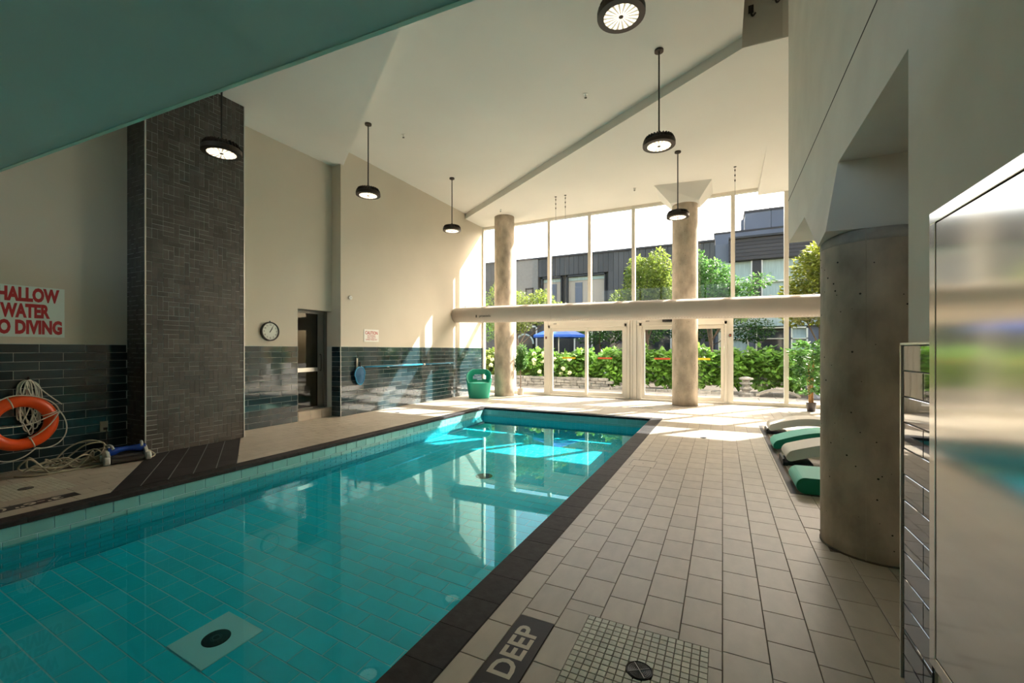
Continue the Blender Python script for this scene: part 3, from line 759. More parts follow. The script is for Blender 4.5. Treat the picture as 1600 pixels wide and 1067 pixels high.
def make_lamp():
    r = empty('pendant_lamp')
    MB().lathe([(.206,-.032),(.214,-.026),(.214,.018),(.204,.026),(.172,.030),(.168,.068),(.158,.074),(.128,.078),(.124,.102),(.05,.108),(.03,.14)], 40).build('housing', M['bronze'], r)
    fn = MB()
    for k in range(28):
        a = 2*math.pi*k/28; c, s = math.cos(a), math.sin(a); n_ = Vector((-s,c,0))*.004
        q = [Vector((c*.12,s*.12,.03)), Vector((c*.208,s*.208,.028)), Vector((c*.204,s*.204,.05)), Vector((c*.182,s*.182,.09)), Vector((c*.12,s*.12,.1))]
        fn.add([v-n_ for v in q]+[v+n_ for v in q], [(4,3,2,1,0),(5,6,7,8,9)]+[(i,(i+1)%5,5+(i+1)%5,5+i) for i in range(5)])
    fn.build('cooling_fins', M['bronze'], r)
    MB().lathe([(.021,-.034),(.155,-.034),(.155,-.030),(.021,-.030)], 40, caps=False).build('led_lens', lens, r)
    MB().lathe([(.155,-.036),(.212,-.032),(.212,-.028),(.155,-.029)], 40, caps=False).build('bezel_ring', M['bronze'], r)
    MB().lathe([(.02,-.038),(.02,-.03)], 16).build('lens_hub', M['bronze'], r)
    return r
lamps = [(-5.46,3.11,3.77,5.12,'dark pendant lamp hanging in front of the tiled pillar'),
 (-5.76,5.81,4.18,5.45,'pendant lamp on a long rod above the caution sign wall'),
 (-5.79,8.53,4.22,5.45,'smallest-looking left pendant lamp, hanging by the sunlit end of left wall'),
 (-.83,3.94,4.42,5.45,'large pendant lamp cut off by the top edge of the photo'),
 (-.78,6.14,4.17,5.45,'pendant lamp on a rod with finned housing, middle of the right row'),
 (-.80,9.10,4.02,5.3,'pendant lamp hanging before the middle concrete column')]
l0 = make_lamp()
for i, (x,y,z,zc,lb) in enumerate(lamps):
    o = l0 if i == 0 else copy_tree(l0)
    o.location = (x,y,z); tag(o, lb, 'lamp', 'round pendant lamps over the pool')
for i, (x,y,z,zc,lb) in enumerate(lamps):
    o = [q for q in bpy.data.objects if q.parent is None and q.get('label') == lb][0]
    MB().tube([(0,0,.13),(0,0,zc-z)], .011, 8).build('rod', M['black'], o); MB().lathe([(.06,zc-z-.025),(.06,zc-z)], 20).build('canopy', M['bronze'], o)
def sprinkler(x, y, z, lb):
    s_ = empty('sprinkler_head', (x,y,z), label=lb, cat='sprinkler')
    MB().lathe([(.035,0),(.035,-.006),(.012,-.012),(.010,-.05)][::-1], 14).build('body', M['trim'], s_)
    MB().lathe([(.022,-.058),(.022,-.054)], 10).build('deflector', M['black'], s_)
sprinkler(-5.45,6.4,5.45,'sprinkler head in the ceiling near the left pendant rod'); sprinkler(-1.97,6.68,5.45,'sprinkler head in the middle of the main ceiling')
sprinkler(-5.6,10.66,5.3,'sprinkler head in the ceiling over the left concrete column'); sprinkler(-1.93,10.7,5.3,'sprinkler head in the ceiling left of the middle column')
for i, (x, z) in enumerate([(.33,5.72),(.60,5.80)]):
    k = empty('ceiling_hook', (x,6.33,z), label=['left dark hook in the ceiling shaft, top of the photo','right dark hook in the ceiling shaft, top of the photo'][i], cat='hook')
    MB().tube(sm([(0,.02,.06),(0,-.02,.05),(0,-.02,-.03),(.02,-.02,-.07),(.05,-.02,-.04)],4), .012, 6).build('hook', M['black'], k)
    MB().box(-.03,.0,.0,.03,.025,.09).build('plate', M['black'], k)

# ------------------------------------------------------------------ things on the left wall
s = empty('warning_sign', (-7.118,1.93,1.79), label='white wall sign reading SHALLOW WATER NO DIVING in red', cat='sign')
MB().box(0,-.32,-.29,.006,.32,.29).build('board', M['signw'], s, bevel=.002)
for i, (tx, yo, ft) in enumerate([('SHALLOW',.185,.55),('WATER',.0,.39),('NO DIVING',-.185,.595)]):
    text(tx, .205, axes((.0066,0,yo), (0,1,0), (0,0,1)), M['red'], s, off=.011, fit=ft, ext=.0005)
s = empty('caution_sign', (-6.949,7.10,1.67), label='small white CAUTION sign with red letters on the far left wall', cat='sign')
MB().box(0,-.22,-.135,.008,.22,.135).build('board', M['white'], s)
for i, (tx, sz, z, ft) in enumerate([('CAUTION',.10,.055,.37),('NO RUNNING',.045,-.008,.24),('POOL AREA IS',.045,-.05,.24),('SLIPPERY WHEN WET',.042,-.092,.35)]):
    text(tx, sz, axes((.009,0,z), (0,1,0), (0,0,1)), M['red'], s, off=.002 if i == 0 else .0003, fit=ft, ext=.0003)
MX = Matrix.Rotation(R(90), 3, 'Y')
ck = empty('wall_clock', (-7.2,4.90,1.68), label='round wall clock with black rim above the dark tiles', cat='clock')
MB().lathe([(.165,0),(.17,.04),(.165,.05),(.148,.05),(.146,.035)], 40, MX).build('rim', M['black'], ck, smooth=True)
MB().lathe([(.148,.03),(.148,.036)], 40, MX).build('face', M['clockf'], ck)
for k in range(12):
    a = R(90-30*(k+1)); text(str(k+1), .04, axes((.037,.115*math.cos(a),.115*math.sin(a)), (0,1,0), (0,0,1)), M['black'], ck, 'numeral', ext=.0004, off=.0005)
for nm, a, l_, w_ in [('hour_hand', R(90-33), .065, .006), ('minute_hand', R(90-28), .10, .004)]:
    MB().tube([(.040,-.02*math.cos(a),-.02*math.sin(a)),(.040,l_*math.cos(a),l_*math.sin(a))], w_, 4).build(nm, M['black'], ck)
MB().lathe([(.012,0),(.012,.02)],10,None,(.025,0,.165)).build('hanger', M['black'], ck)
th = empty('wall_sensor', (-6.949,6.50,2.44), label='small round white sensor high on the far left wall', cat='sensor')
MB().lathe([(.045,0),(.045,.02),(.035,.03)], 20, MX).build('housing', M['white'], th, smooth=True); MB().lathe([(.016,.03),(.012,.034)], 12, MX).build('dial', M['grey'], th)
ot = empty('power_outlet', (-7.113,2.615,.375), label='pale wall outlet with a black plug above the pool cleaner', cat='outlet')
MB().box(0,-.04,-.065,.008,.04,.065).build('cover_plate', M['cream'], ot, bevel=.002)
MB().box(.008,-.01,-.045,.035,.025,-.015).build('plug', M['black'], ot)
MB().tube(sm([(.03,.01,-.03),(.05,.01,-.06),(.05,.02,-.15),(.03,.0,-.3),(.06,-.05,-.36)],5), .004, 6).build('cord', M['black'], ot)

# life ring with its rope
ring = empty('life_ring', (-7.045,1.872,.535), label='orange life ring hung on the dark tiles with white rope', cat='life ring')
n1, n2 = 56, 18; v = []; f = []; RR, rr_ = .243, .064
for i in range(n1):
    a = 2*math.pi*i/n1
    for j in range(n2):
        b = 2*math.pi*j/n2; v.append((math.sin(b)*rr_*.8, (RR+math.cos(b)*rr_)*math.cos(a), (RR+math.cos(b)*rr_)*math.sin(a)))
for i in range(n1):
    for j in range(n2): f.append((i*n2+j, i*n2+(j+1)%n2, ((i+1)%n1)*n2+(j+1)%n2, ((i+1)%n1)*n2+j))
MB().add(v, f).build('shell', M['orange'], ring, smooth=True)
for a0 in (20, 110, 200, 290):
    a = R(a0); q = [(math.sin(b)*(rr_+.003)*.8, (RR+math.cos(b)*(rr_+.003))*math.cos(a+dd), (RR+math.cos(b)*(rr_+.003))*math.sin(a+dd)) for dd in (0,) for b in [2*math.pi*k/16 for k in range(16)]]
    MB().tube(q, .006, 6, True).build('rope_band', M['rope'], ring)
def loop(a0, a1, sag):
    P = []
    for k in range(9):
        t_ = k/8; a = R(a0+(a1-a0)*t_); rr2 = RR+rr_+.012 + sag*math.sin(math.pi*t_)
        P.append((.03, rr2*math.cos(a), rr2*math.sin(a) - .05*math.sin(math.pi*t_)*(1 if sag > 0 else 0)))
    return sm(P, 3)
for a0, a1, sg in [(20,-70,.06),(-70,-160,.055),(200,110,.03),(110,20,.035)]: MB().tube(loop(a0,a1,sg), .0065, 7).build('grab_rope', M['rope'], ring)
MB().tube(sm([(.06,.30,.10),(.075,.20,.05),(.06,.05,-.02),(.055,-.12,-.03),(.06,-.25,-.02)],5), .0065, 7).build('grab_rope', M['rope'], ring)
MB().tube(sm([(.06,.30,.10),(.075,.22,-.03),(.06,.14,-.12),(.05,.05,-.18)],5), .0065, 7).build('grab_rope', M['rope'], ring)
hank = empty('rope_hank', (-7.10,1.93,.98), label='bundled white throw rope hanging behind the orange life ring', cat='rope')
r3 = random.Random(4)
for k in range(9):
    y0 = r3.uniform(-.05,.05); wd_ = r3.uniform(.03,.085); dp = r3.uniform(.28,.62); s_ = r3.uniform(-.06,.10); x = .018+.009*(k % 4)
    P = [(x,y0*.3,.03),(x+.01,y0-wd_*.7,-.05),(x,y0-wd_+s_*.4,-dp*.55),(x,y0+s_-wd_*.4,-dp*.92),(x,y0+s_,-dp),(x,y0+s_+wd_*.4,-dp*.92),(x+.006,y0+wd_+s_*.4,-dp*.55),(x+.01,y0+wd_*.7,-.05)]
    MB().tube(sm(P,5,True), .0065, 6, True).build('rope_loop', M['rope'], hank)
MB().tube(sm([(.03,.02,.04),(.05,.08,-.05),(.06,.17,-.16),(.075,.27,-.27)],5), .0065, 6).build('rope_end', M['rope'], hank)
MB().tube([(-.01,0,.04),(.05,0,.04),(.06,0,.07)], .008, 6).build('wall_hook', M['black'], hank)

# leaf skimmer: pole on brackets, net, brush
sk = empty('leaf_skimmer', (-6.90,8.5,.99), label='blue leaf skimmer net on a long pole along the left wall', cat='pool net')
MB().tube([(0,-1.62,0),(0,.4,-.005)], .016, 10).build('pole', M['polep'], sk, smooth=True); MB().tube([(0,.4,-.005),(0,1.72,.0)], .012, 10).build('inner_pole', M['polep'], sk, smooth=True)
MB().lathe([(.024,-.03),(.024,.03)], 12, Matrix.Rotation(R(90),3,'X'), (0,.4,-.004)).build('pole_clamp', M['white'], sk)
fr = [(.02,-1.79+.145*math.cos(a)*(1.0 if math.sin(a)>0 else .85), -.17+.20*math.sin(a)*(.9 if math.sin(a)>0 else 1)) for a in [2*math.pi*k/24 for k in range(24)]]
MB().tube(fr, .012, 7, True).build('net_frame', M['polep'], sk)
MB().add([(.022+.03,-1.79,-.17)]+[(.018,p[1],p[2]) for p in fr], [(0,i+1,(i+1)%24+1) for i in range(24)]).build('net', M['net'], sk)
MB().tube([(.02,-1.79,.01),(.02,-1.79,.10)], .02, 8).build('handle_socket', M['black'], sk)
for y in (-.9,.7,1.6): MB().box(-.048,y-.015,-.03,.0,y+.015,-.012).build('bracket', M['white'], sk)
br = empty('pool_brush', (-6.91,6.66,.98), label='narrow cream pool brush hanging left of the blue net', cat='brush')
MB().box(-.03,-.018,-.21,.0,.018,.21).build('bar', M['cream'], br, bevel=.008); MB().box(-.025,.018,-.19,-.005,.035,.19).build('bristles', M['black'], br)
MB().tube([(0,0,.2),(.03,0,.23),(.02,0,.26)], .006, 6).build('hook', M['black'], br)

# pool cleaning robot and its cable
rb = empty('pool_cleaning_robot', (-6.52,2.60,0), R(80), label='blue and grey pool cleaning robot on the floor by the pillar', cat='pool robot')
MB().tube(sm([(-.17,-.02,.14),(-.12,-.02,.14),(-.06,-.02,.155),(.04,-.02,.155),(.12,-.02,.145),(.18,-.02,.14)],4), [.05]*3+[.052,.055,.052,.045,.036,.028,.025,.025,.025,.025,.028,.036,.045,.05,.052,.052,.05,.048][:18] if False else [.05-.022*math.exp(-((i-10)/4.0)**2) for i in range(21)], 16).build('handle', M['blue'], rb, smooth=True)
for sx in (-1, 1):
    MB().extr([(-.13,.03),(.11,.03),(.13,.07),(.10,.12),(.03,.17),(-.05,.17),(-.12,.11)], lambda y,z: (sx*.175-.018,y,z), lambda y,z: (sx*.175+.018,y,z)).build('side_panel', M['grey'], rb, bevel=.008)
    for y in (-.11,.10): MB().lathe([(.045,-.025),(.05,-.015),(.05,.015),(.045,.025)], 20, MX, (sx*.19,y,.05)).build('wheel', M['grey'], rb, smooth=True)
    MB().tube(sm([(sx*.15,.05,.15),(sx*.15,.02,.21),(sx*.14,-.06,.215),(sx*.13,-.10,.18)],4), .014, 8).build('lift_grip', M['grey'], rb)
MB().box(-.155,-.10,.03,.155,.11,.10).build('body', M['rubber'], rb, bevel=.02)
for y in (-.115,.11): MB().lathe([(.035,-.15),(.035,.15)], 16, MX, (0,y,.04)).build('roller_brush', M['black'], rb)
cbm = empty('cable_coil', (-6.72,2.1,0), label='loose tan cable coil lying on floor left of pool robot', cat='cable')
r4 = random.Random(11); P = []
for k in range(70):
    a = k*.62; q = .10 + .20*abs(math.sin(k*.37)); P.append((.02+q*.42*math.cos(a)+.05*math.sin(k*.3), .02+(q*1.15)*math.sin(a)+.08*math.sin(k*.21), .012+.11*r4.random()*(0.4+.6*abs(math.sin(k*.5)))+ (.10 if k%9 == 4 else 0)))
MB().tube(sm(P,5), .0085, 7).build('coils', M['cable'], cbm, smooth=True)
MB().tube(sm([(.0,-.36,.012),(.15,-.25,.012),(.2,.0,.012),(.22,.25,.012),(.27,.50,.012),(.33,.66,.012),(.20,.80,.02),(.15,.72,.10)],6), .009, 7).build('loose_end', M['cable'], cbm, smooth=True)
MB().tube(sm([(-.15,-.05,.03),(-.16,.1,.2),(-.14,.25,.26),(-.1,.36,.24),(-.02,.42,.17)],6), .0085, 7).build('raised_loop', M['cable'], cbm, smooth=True)
MB().tube(sm([(-.1,.0,.02),(-.05,.12,.16),(.0,.22,.24),(.03,.36,.23),(.05,.3,.08),(.0,.15,.02)],6), .0085, 7).build('raised_loop', M['cable'], cbm, smooth=True)

# ------------------------------------------------------------------ tub chair
ch = empty('tub_chair', (-6.22,10.52,0), R(28), label='jade green plastic tub chair with oval hole in its back', cat='chair')
NA, NH = 56, 22; v = []; f = []
def toph(a):                              # a = 0 faces forward (-Y)
    k = (1-math.cos(a))/2
    return .43 + .37*min(1, max(0, (k-.2)/.72))**.75
for i in range(NA):
    a = 2*math.pi*i/NA
    for j in range(NH+1):
        z = toph(a)*j/NH; r_ = .285 + .075*min(1, z/.5) - .03*max(0, z-.62)/.2
        e = .8 if True else 1; cx_, sy_ = math.sin(a), -math.cos(a)
        q = 1/max(abs(cx_)**4+abs(sy_)**4, 1e-6)**.25; q = .35*q + .65
        v.append((r_*cx_*q, r_*.92*sy_*q, z))
for i in range(NA):
    for j in range(NH):
        a = 2*math.pi*(i+.5)/NA; zc = toph(a)*(j+.5)/NH; dx = (a-math.pi)/.62; dz = (zc-.575)/.088
        if dx*dx + dz*dz < 1: continue
        i2 = (i+1)%NA; f.append((i*(NH+1)+j, i2*(NH+1)+j, i2*(NH+1)+j+1, i*(NH+1)+j+1))
o = MB().add(v, f).build('shell', M['chair'], ch, smooth=True)
md = o.modifiers.new('thick', 'SOLIDIFY'); md.thickness = .035; md.offset = -1
MB().lathe([(.30,.38),(.33,.40),(.33,.425),(.30,.43)], 32).build('seat', M['chair'], ch, smooth=True)

# ------------------------------------------------------------------ foam loungers
def foam(x0, y0, y1, L_, rise, th, mtop, mside, label, z0=0):
    o = empty('foam_lounger', (x0,y0,z0), label=label, cat='pool lounger', group='curved foam loungers in the bay')
    n = 28; up = []; dn = []
    h_ = th/2; xs_ = [h_*(1-math.cos(math.pi/2*k/6)) for k in range(7)]; xs_ = xs_ + [h_+(L_-2*h_)*k/20 for k in range(1,20)] + [L_-q for q in xs_[::-1]]
    for x in xs_:
        zc = rise*math.sin(math.pi*x/L_) + h_ + .004; d_ = min(x, L_-x); e = h_*math.sqrt(max(0, 1-((h_-d_)/h_)**2)) if d_ < h_ else h_
        up.append((x, zc+max(e,.001))); dn.append((x, zc-max(e,.001)))
    prof = dn + up[::-1]
    W = y1-y0
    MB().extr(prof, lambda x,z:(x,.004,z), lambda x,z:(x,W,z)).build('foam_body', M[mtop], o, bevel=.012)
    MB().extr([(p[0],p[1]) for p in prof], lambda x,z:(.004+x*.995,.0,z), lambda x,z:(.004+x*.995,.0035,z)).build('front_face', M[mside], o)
    return o
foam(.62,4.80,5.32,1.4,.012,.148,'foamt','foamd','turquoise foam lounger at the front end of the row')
foam(.665,5.88,6.36,1.3,.15,.12,'foamw','foamw','white foam lounger between the two turquoise ones', .04)
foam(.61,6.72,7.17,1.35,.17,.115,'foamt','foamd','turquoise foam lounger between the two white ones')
foam(.665,7.98,8.42,1.2,.13,.11,'foamw','foamw','white foam lounger at the window end of the row', .04)
for x, y, lb in [(.635,5.93,'black rubber support pad under the second foam lounger'),(.635,8.03,'black rubber support pad under the last white foam lounger')]:
    k = empty('rubber_pad', (x,y,0), label=lb, cat='pad')
    MB().extr([(0,0),(.30,0),(.30,.035),(.28,.04),(.03,.04),(.02,.075),(0,.07)], lambda a,z:(a,0,z), lambda a,z:(a,.35,z)).build('wedge', M['rubber'], k, bevel=.003)
    MB().box(.0,-.03,.0,.05,.0,.04).build('end_block', M['rubber'], k, bevel=.004)

# ------------------------------------------------------------------ plants
def leaves(n, blobs, size, seed, m, parent, name='foliage', asp=.5, droop=.4, shell=.55):
    r_ = random.Random(seed); mb = MB(); V_ = []; F_ = []
    tot = sum(b[3]*b[4]*b[5] for b in blobs)
    for cx_,cy_,cz_,rx,ry,rz in blobs:
        k = int(n*rx*ry*rz/tot)+1
        for _ in range(k):
            while True:
                p = Vector((r_.uniform(-1,1), r_.uniform(-1,1), r_.uniform(-1,1)))
                if shell < p.length < 1 or (p.length < 1 and r_.random() < .25): break
            c = Vector((cx_+p.x*rx, cy_+p.y*ry, cz_+p.z*rz))
            d = Vector((p.x+r_.gauss(0,.6), p.y+r_.gauss(0,.6), p.z*.5+r_.gauss(0,.4)-droop)).normalized()
            s = size*r_.uniform(.6,1.25); w_ = d.cross(Vector((r_.gauss(0,.35), r_.gauss(0,.35), 1))); 
            if w_.length < 1e-3: continue
            w_.normalize(); up = w_.cross(d)*s*.12
            b = len(V_); V_ += [c, c+d*s*.5+w_*s*asp*.5-up, c+d*s, c+d*s*.5-w_*s*asp*.5-up, c+d*s*.45]
            F_ += [(b,b+1,b+2,b+4),(b,b+4,b+2,b+3)]
    mb.v = [tuple(q) for q in V_]; mb.f = F_
    o = mb.build(name, m, parent); o['kind'] = 'stuff'; return o
def rp(root, x, y, z): return (x, y, z)
# ficus in a beige pot
fi = empty('potted_ficus', (-5.48,11.72,0), label='small ficus tree in a beige pot right of the left column', cat='plant')
MB().lathe([(.075,0),(.09,.03),(.098,.20),(.10,.21),(.088,.21),(.085,.17)], 28).build('pot', M['pot'], fi, smooth=True)
MB().lathe([(.084,.165),(.084,.18)], 16).build('soil', M['soil'], fi)
MB().tube(sm([(0,0,.17),(.012,0,.45),(-.01,.01,.75),(.02,0,1.1)],5), [.013]*16, 7).build('trunk', M['bark'], fi)
leaves(1500, [(0,0,1.0,.20,.16,.24),(.05,.0,1.32,.15,.14,.22),(-.08,0,.85,.15,.12,.12)], .075, 5, M['leafp'], fi, shell=.2)
bp = empty('potted_bamboo_palm', (1.75,11.36,0), label='tall bamboo palm in a dark pot by the right panes', cat='plant')
MB().lathe([(.075,0),(.10,.19),(.105,.20),(.09,.20),(.088,.16)], 28).build('pot', M['potd'], bp, smooth=True)
MB().lathe([(.087,.155),(.087,.17)], 16).build('soil', M['soil'], bp)
r5 = random.Random(9); tops = []
for k in range(9):
    a = r5.uniform(0,6.28); q = r5.uniform(.01,.06); h_ = r5.uniform(.8,1.45); tx, ty = q*2.2*math.cos(a)+r5.uniform(-.05,.05), q*2.2*math.sin(a)
    MB().tube([(q*math.cos(a),q*math.sin(a),.16),(tx*.6,ty*.6,h_*.6),(tx,ty,h_)], [.010,.008,.005], 6).build('cane', M['cane'], bp)
fv = MB(); V_=[];F_=[]
for k in range(110):
    a = r5.uniform(0,6.28); z0 = r5.uniform(.35,1.5); ln = r5.uniform(.2,.42); d = Vector((math.cos(a),math.sin(a)*.8,.5))
    for j in range(12):
        t_ = .25+.75*j/11; c = Vector((0,0,z0)) + d*ln*t_ + Vector((0,0,-.35*ln*t_*t_))
        sgn = 1 if j % 2 else -1; ld_ = (d.normalized()*.7 + Vector((-math.sin(a),math.cos(a),0))*sgn*.8 + Vector((0,0,r5.uniform(-.9,.5)))).normalized(); w_ = ld_.cross(Vector((r5.gauss(0,.8),r5.gauss(0,.8),.5))).normalized()
        s_ = r5.uniform(.10,.17); b = len(V_); V_ += [c, c+ld_*s_*.4+w_*.02, c+ld_*s_, c+ld_*s_*.4-w_*.02]; F_ += [(b,b+1,b+2,b+3)]
fv.v = [tuple(q) for q in V_]; fv.f = F_; stuff(fv.build('fronds', M['leafp'], bp))

# ------------------------------------------------------------------ garden
ground = struct(MB().box(-30,12.12,-.3,25,60,-.03).build('ground', M['paving']))
pav = []
for r in running(-9, 12.13, 5, 14.7, .9, .6, .012): pav.append(r)
lay([tiles(ground, 'paving_slab', M['paving'], (0,0,-.03), (1,0,0), (0,1,0), pav, .02)], 120)
bed = struct(MB().box(-14,14.9,-.03,8,24,.02).build('planting_bed', M['soil']))
gw = struct(empty('trim_6'))
r6 = random.Random(3)
for row in range(4):
    x = -9.5 - .1*row
    while x < 3.2:
        l_ = r6.uniform(.22,.42)
        if not (x > -3.6 and row > 0):
            MB().box(x,14.72+r6.uniform(-.02,.02),-.02+row*.10,x+l_-.012,14.95,.072+row*.10+r6.uniform(-.006,.006)).build('stone', M['stone'], gw, bevel=.008)
        x += l_
def shrub(x, y, h, w_, seed, m, label, blooms=0, n=1100, cat='shrub', size=.2):
    s_ = empty('hydrangea_shrub', (x,y,0), label=label, cat=cat, group='shrubs in the garden bed')
    r_ = random.Random(seed)
    bl = [(0,0,h*.55,w_,.45,h*.45)] + [(r_.uniform(-w_,w_)*.6, r_.uniform(-.3,.2), h*r_.uniform(.6,.85), w_*.5, .35, h*.25) for _ in range(4)]
    leaves(n, bl, size, seed, m, s_, asp=.75)
    for k in range(3): MB().tube([(r_.uniform(-.05,.05),0,0),(r_.uniform(-.3,.3)*w_,r_.uniform(-.1,.1),h*.5)], .012, 5).build('stem', M['bark'], s_)
    for k in range(blooms):
        p = (r_.uniform(-w_,w_)*.9, r_.uniform(-.62,-.35), h*r_.uniform(.35,.95)); b_ = MB()
        for q in range(16):
            dv = Vector((r_.gauss(0,1),r_.gauss(0,1),r_.gauss(0,1))).normalized()*.06
            b_.ball(tuple(Vector(p)+dv), .034, 6, 5)
        b_.build('flower_head', M['bloom'], s_, smooth=True)
places = ['behind the left column','left of the potted ficus','between ficus and left door','in left pane of left door','in middle of left door','in right pane of left door','behind the wide post between doors','in left pane of right door','behind the middle column','in right pane of right door','behind the stone lantern','behind the curved stone bench','left of the bamboo palm','behind the bamboo palm','at the right end of the bed']
for i, pl in enumerate(places):
    x = -9.3 + i*.95; fl = i < 5
    m_ = M['leafy'] if i in (1,2) else (M['leafd'] if i in (0,13) else M['leaf'])
    shrub(x, 15.35 + .1*(i%3), 1.25+.14*(i%2)+(.1 if i > 5 else 0), .62, 20+i, m_, ('flowering' if fl else 'leafy') + ' green shrub seen ' + pl, blooms=7 if fl else 0)
def tree(x, y, h, blobs, m, label, n, size, seed, tr=.06):
    t_ = empty('garden_tree', (x,y,0), label=label, cat='tree', group='trees in the garden')
    MB().tube(sm([(0,0,0),(.05,0,h*.3),(-.03,.03,h*.55),(.03,0,h*.85)],4), [tr*(1-.06*i) for i in range(13)], 8).build('trunk', M['bark'], t_)
    for k, b in enumerate(blobs[:6]):
        MB().tube([(0,0,h*.28+.05*k),(b[0]*.5,b[1]*.5,(h*.3+b[2])*.5+.1),(b[0],b[1],b[2])], [tr*.5,tr*.35,tr*.15], 6).build('branch', M['bark'], t_)
    leaves(n, blobs, size, seed, m, t_, shell=.3, asp=.6, droop=.2)
tree(-3.0,19.5,5.6,[(0,0,4.1,1.0,.9,1.3),(-.9,0,3.3,.8,.7,.8),(.8,0,3.6,.9,.7,1.1),(.5,.1,5.0,.5,.5,.8),(-.4,0,4.9,.5,.5,.6)], M['leafy'], 'bushy yellow-green tree seen left of the middle column', 9000, .15, 51)
tree(-.42,17.9,5.3,[(0,0,3.6,.9,.8,1.2),(-.5,0,4.6,.35,.4,.7),(.9,0,3.2,.7,.6,.8),(1.6,0,3.9,.5,.3,.25)], M['leafp'], 'pale green tree seen just right of the middle column', 6500, .14, 52)
tree(2.9,17.3,5.0,[(0,0,3.5,.9,.8,1.3),(-.7,0,2.9,.6,.6,.7),(.8,0,3.8,.9,.7,1.2),(.1,0,4.5,.6,.5,.5)], M['leafr'], 'yellow and green tree seen left of the thick near column', 9000, .16, 53)
tree(-8.6,18,4.6,[(0,0,3.1,.9,.8,1.0),(1.2,0,3.3,.7,.6,.8),(2.0,0,3.0,.6,.5,.5),(-.9,0,3.4,.7,.6,1.2)], M['leafy'], 'low yellow-green tree seen right of the left column', 7000, .13, 54)
tree(-12.2,20.0,5.4,[(0,0,3.6,.8,.8,1.6),(.8,0,2.8,.7,.7,1.0)], M['leaf'], 'green tree seen left of the left column', 2600, .14, 55)
tree(-5.2,20,3.4,[(0,0,2.3,1.5,.6,.7),(1.8,0,2.2,1.2,.6,.6)], M['leafd'], 'dark low tree seen through the top of the left door', 2600, .14, 56)
tree(-1.3,22.0,3.4,[(0,0,2.4,1.3,.6,.6),(2.4,0,2.3,1.0,.6,.6)], M['leafd'], 'dark low tree seen through the top of the right door', 2400, .14, 57)
# umbrella
um = empty('garden_umbrella', (-6.25,17.2,0), label='royal blue garden umbrella seen through the left door', cat='umbrella')
ang = [2*math.pi*k/8 for k in range(8)]
MB().add([(0,0,2.42)]+[(1.15*math.cos(a),1.15*math.sin(a),1.98) for a in ang]+[(1.15*math.cos(a),1.15*math.sin(a),1.88) for a in ang],
         [(0,i+1,(i+1)%8+1) for i in range(8)]+[(i+1,i+9,(i+1)%8+9,(i+1)%8+1) for i in range(8)]).build('canopy', M['umb'], um)
MB().tube([(0,0,0),(0,0,2.4)], .02, 8).build('pole', M['trim'], um)
for a in ang: MB().tube([(0,0,2.38),(1.12*math.cos(a),1.12*math.sin(a),1.95)], .008, 5).build('rib', M['black'], um)
# stone lantern and bench
sl = empty('stone_lantern', (.62,14.35,-.01), label='tiered grey stone garden lantern on the paving', cat='lantern')
for prof in [[(.20,0),(.20,.08),(.13,.11)],[(.09,.11),(.11,.17),(.17,.22),(.17,.26)],[(.08,.26),(.10,.33),(.17,.37),(.17,.41)],[(.10,.41),(.10,.47),(.19,.50),(.19,.54),(.05,.58)]]:
    MB().lathe(prof, 6).build('tier', M['stone'], sl)
bn = empty('stone_bench', (1.42,14.45,-.01), label='low arched pale stone bench beside the stone lantern', cat='bench')
pr = []
for i in range(15):
    t_ = i/14; pr.append((-.55+1.1*t_, .07+.17*math.sin(math.pi*t_)))
pr2 = [(a, z+.06) for a, z in pr]
MB().extr(pr + pr2[::-1], lambda a,z:(a,-.15,z-.06), lambda a,z:(a,.15,z-.06)).build('slab', M['paving'], bn)
for x in (-.5,.5): MB().box(x-.04,-.13,0,x+.04,.13,.06).build('foot', M['stone'], bn)
pk = empty('stone_planter', (2.3,14.3,-.01), label='grey-blue garden urn behind the bamboo palm', cat='planter')
MB().lathe([(.16,0),(.20,.05),(.12,.12),(.26,.34),(.30,.36),(.24,.36),(.22,.30)], 20).build('bowl', M['cladb'], pk, smooth=True)
MB().lathe([(.22,.27),(.22,.3)], 16).build('soil', M['soil'], pk)

# ------------------------------------------------------------------ buildings across the garden
BY = 25.0
b1 = empty('garden_building', (-10,BY,0), label='long charcoal clad building across the garden', cat='building')
def bb(x0,y0,z0,x1,y1,z1,o=(-10,BY,0)): return MB().box(x0-o[0],y0-o[1],z0-o[2],x1-o[0],y1-o[1],z1-o[2])
bb(-24,BY+.3,-.1,-.35,BY+6,7.05).build('wall', M['clad'], b1)
stf = MB(); x = -24
r7 = random.Random(2)
while x < -.35:
    x2 = min(x+.30,-.35); dy = r7.uniform(0,.04)
    if not (-12.0 < x+.1 < -10.4): stf.box(x+10,-.0-dy,5.95,x2-.015+10,.3,7.12)
    stf.box(x+10,-dy,3.0,x2-.015+10,.3,3.5) if True else None
    if not any(a-.05 < x+.15 < b+.05 for a, b in [(-11.3,-10.7),(-10.4,-8.8),(-8.6,-6.1),(-5.0,-4.2)]) : stf.box(x+10,-dy,3.5,x2-.015+10,.3,5.95)
    if not any(a < x+.15 < b for a, b in [(-12.5,-10.5),(-9.5,-8.0),(-7,-5),(-4,-2.5)]): stf.box(x+10,-dy,0,x2-.015+10,.3,3.0)
    x += .30
stuff(stf.build('cladding_boards', M['clad'], b1))
bb(-12.0,BY-.06,3.5,-10.45,BY+.3,7.10).build('taupe_panel', M['cladt'], b1)
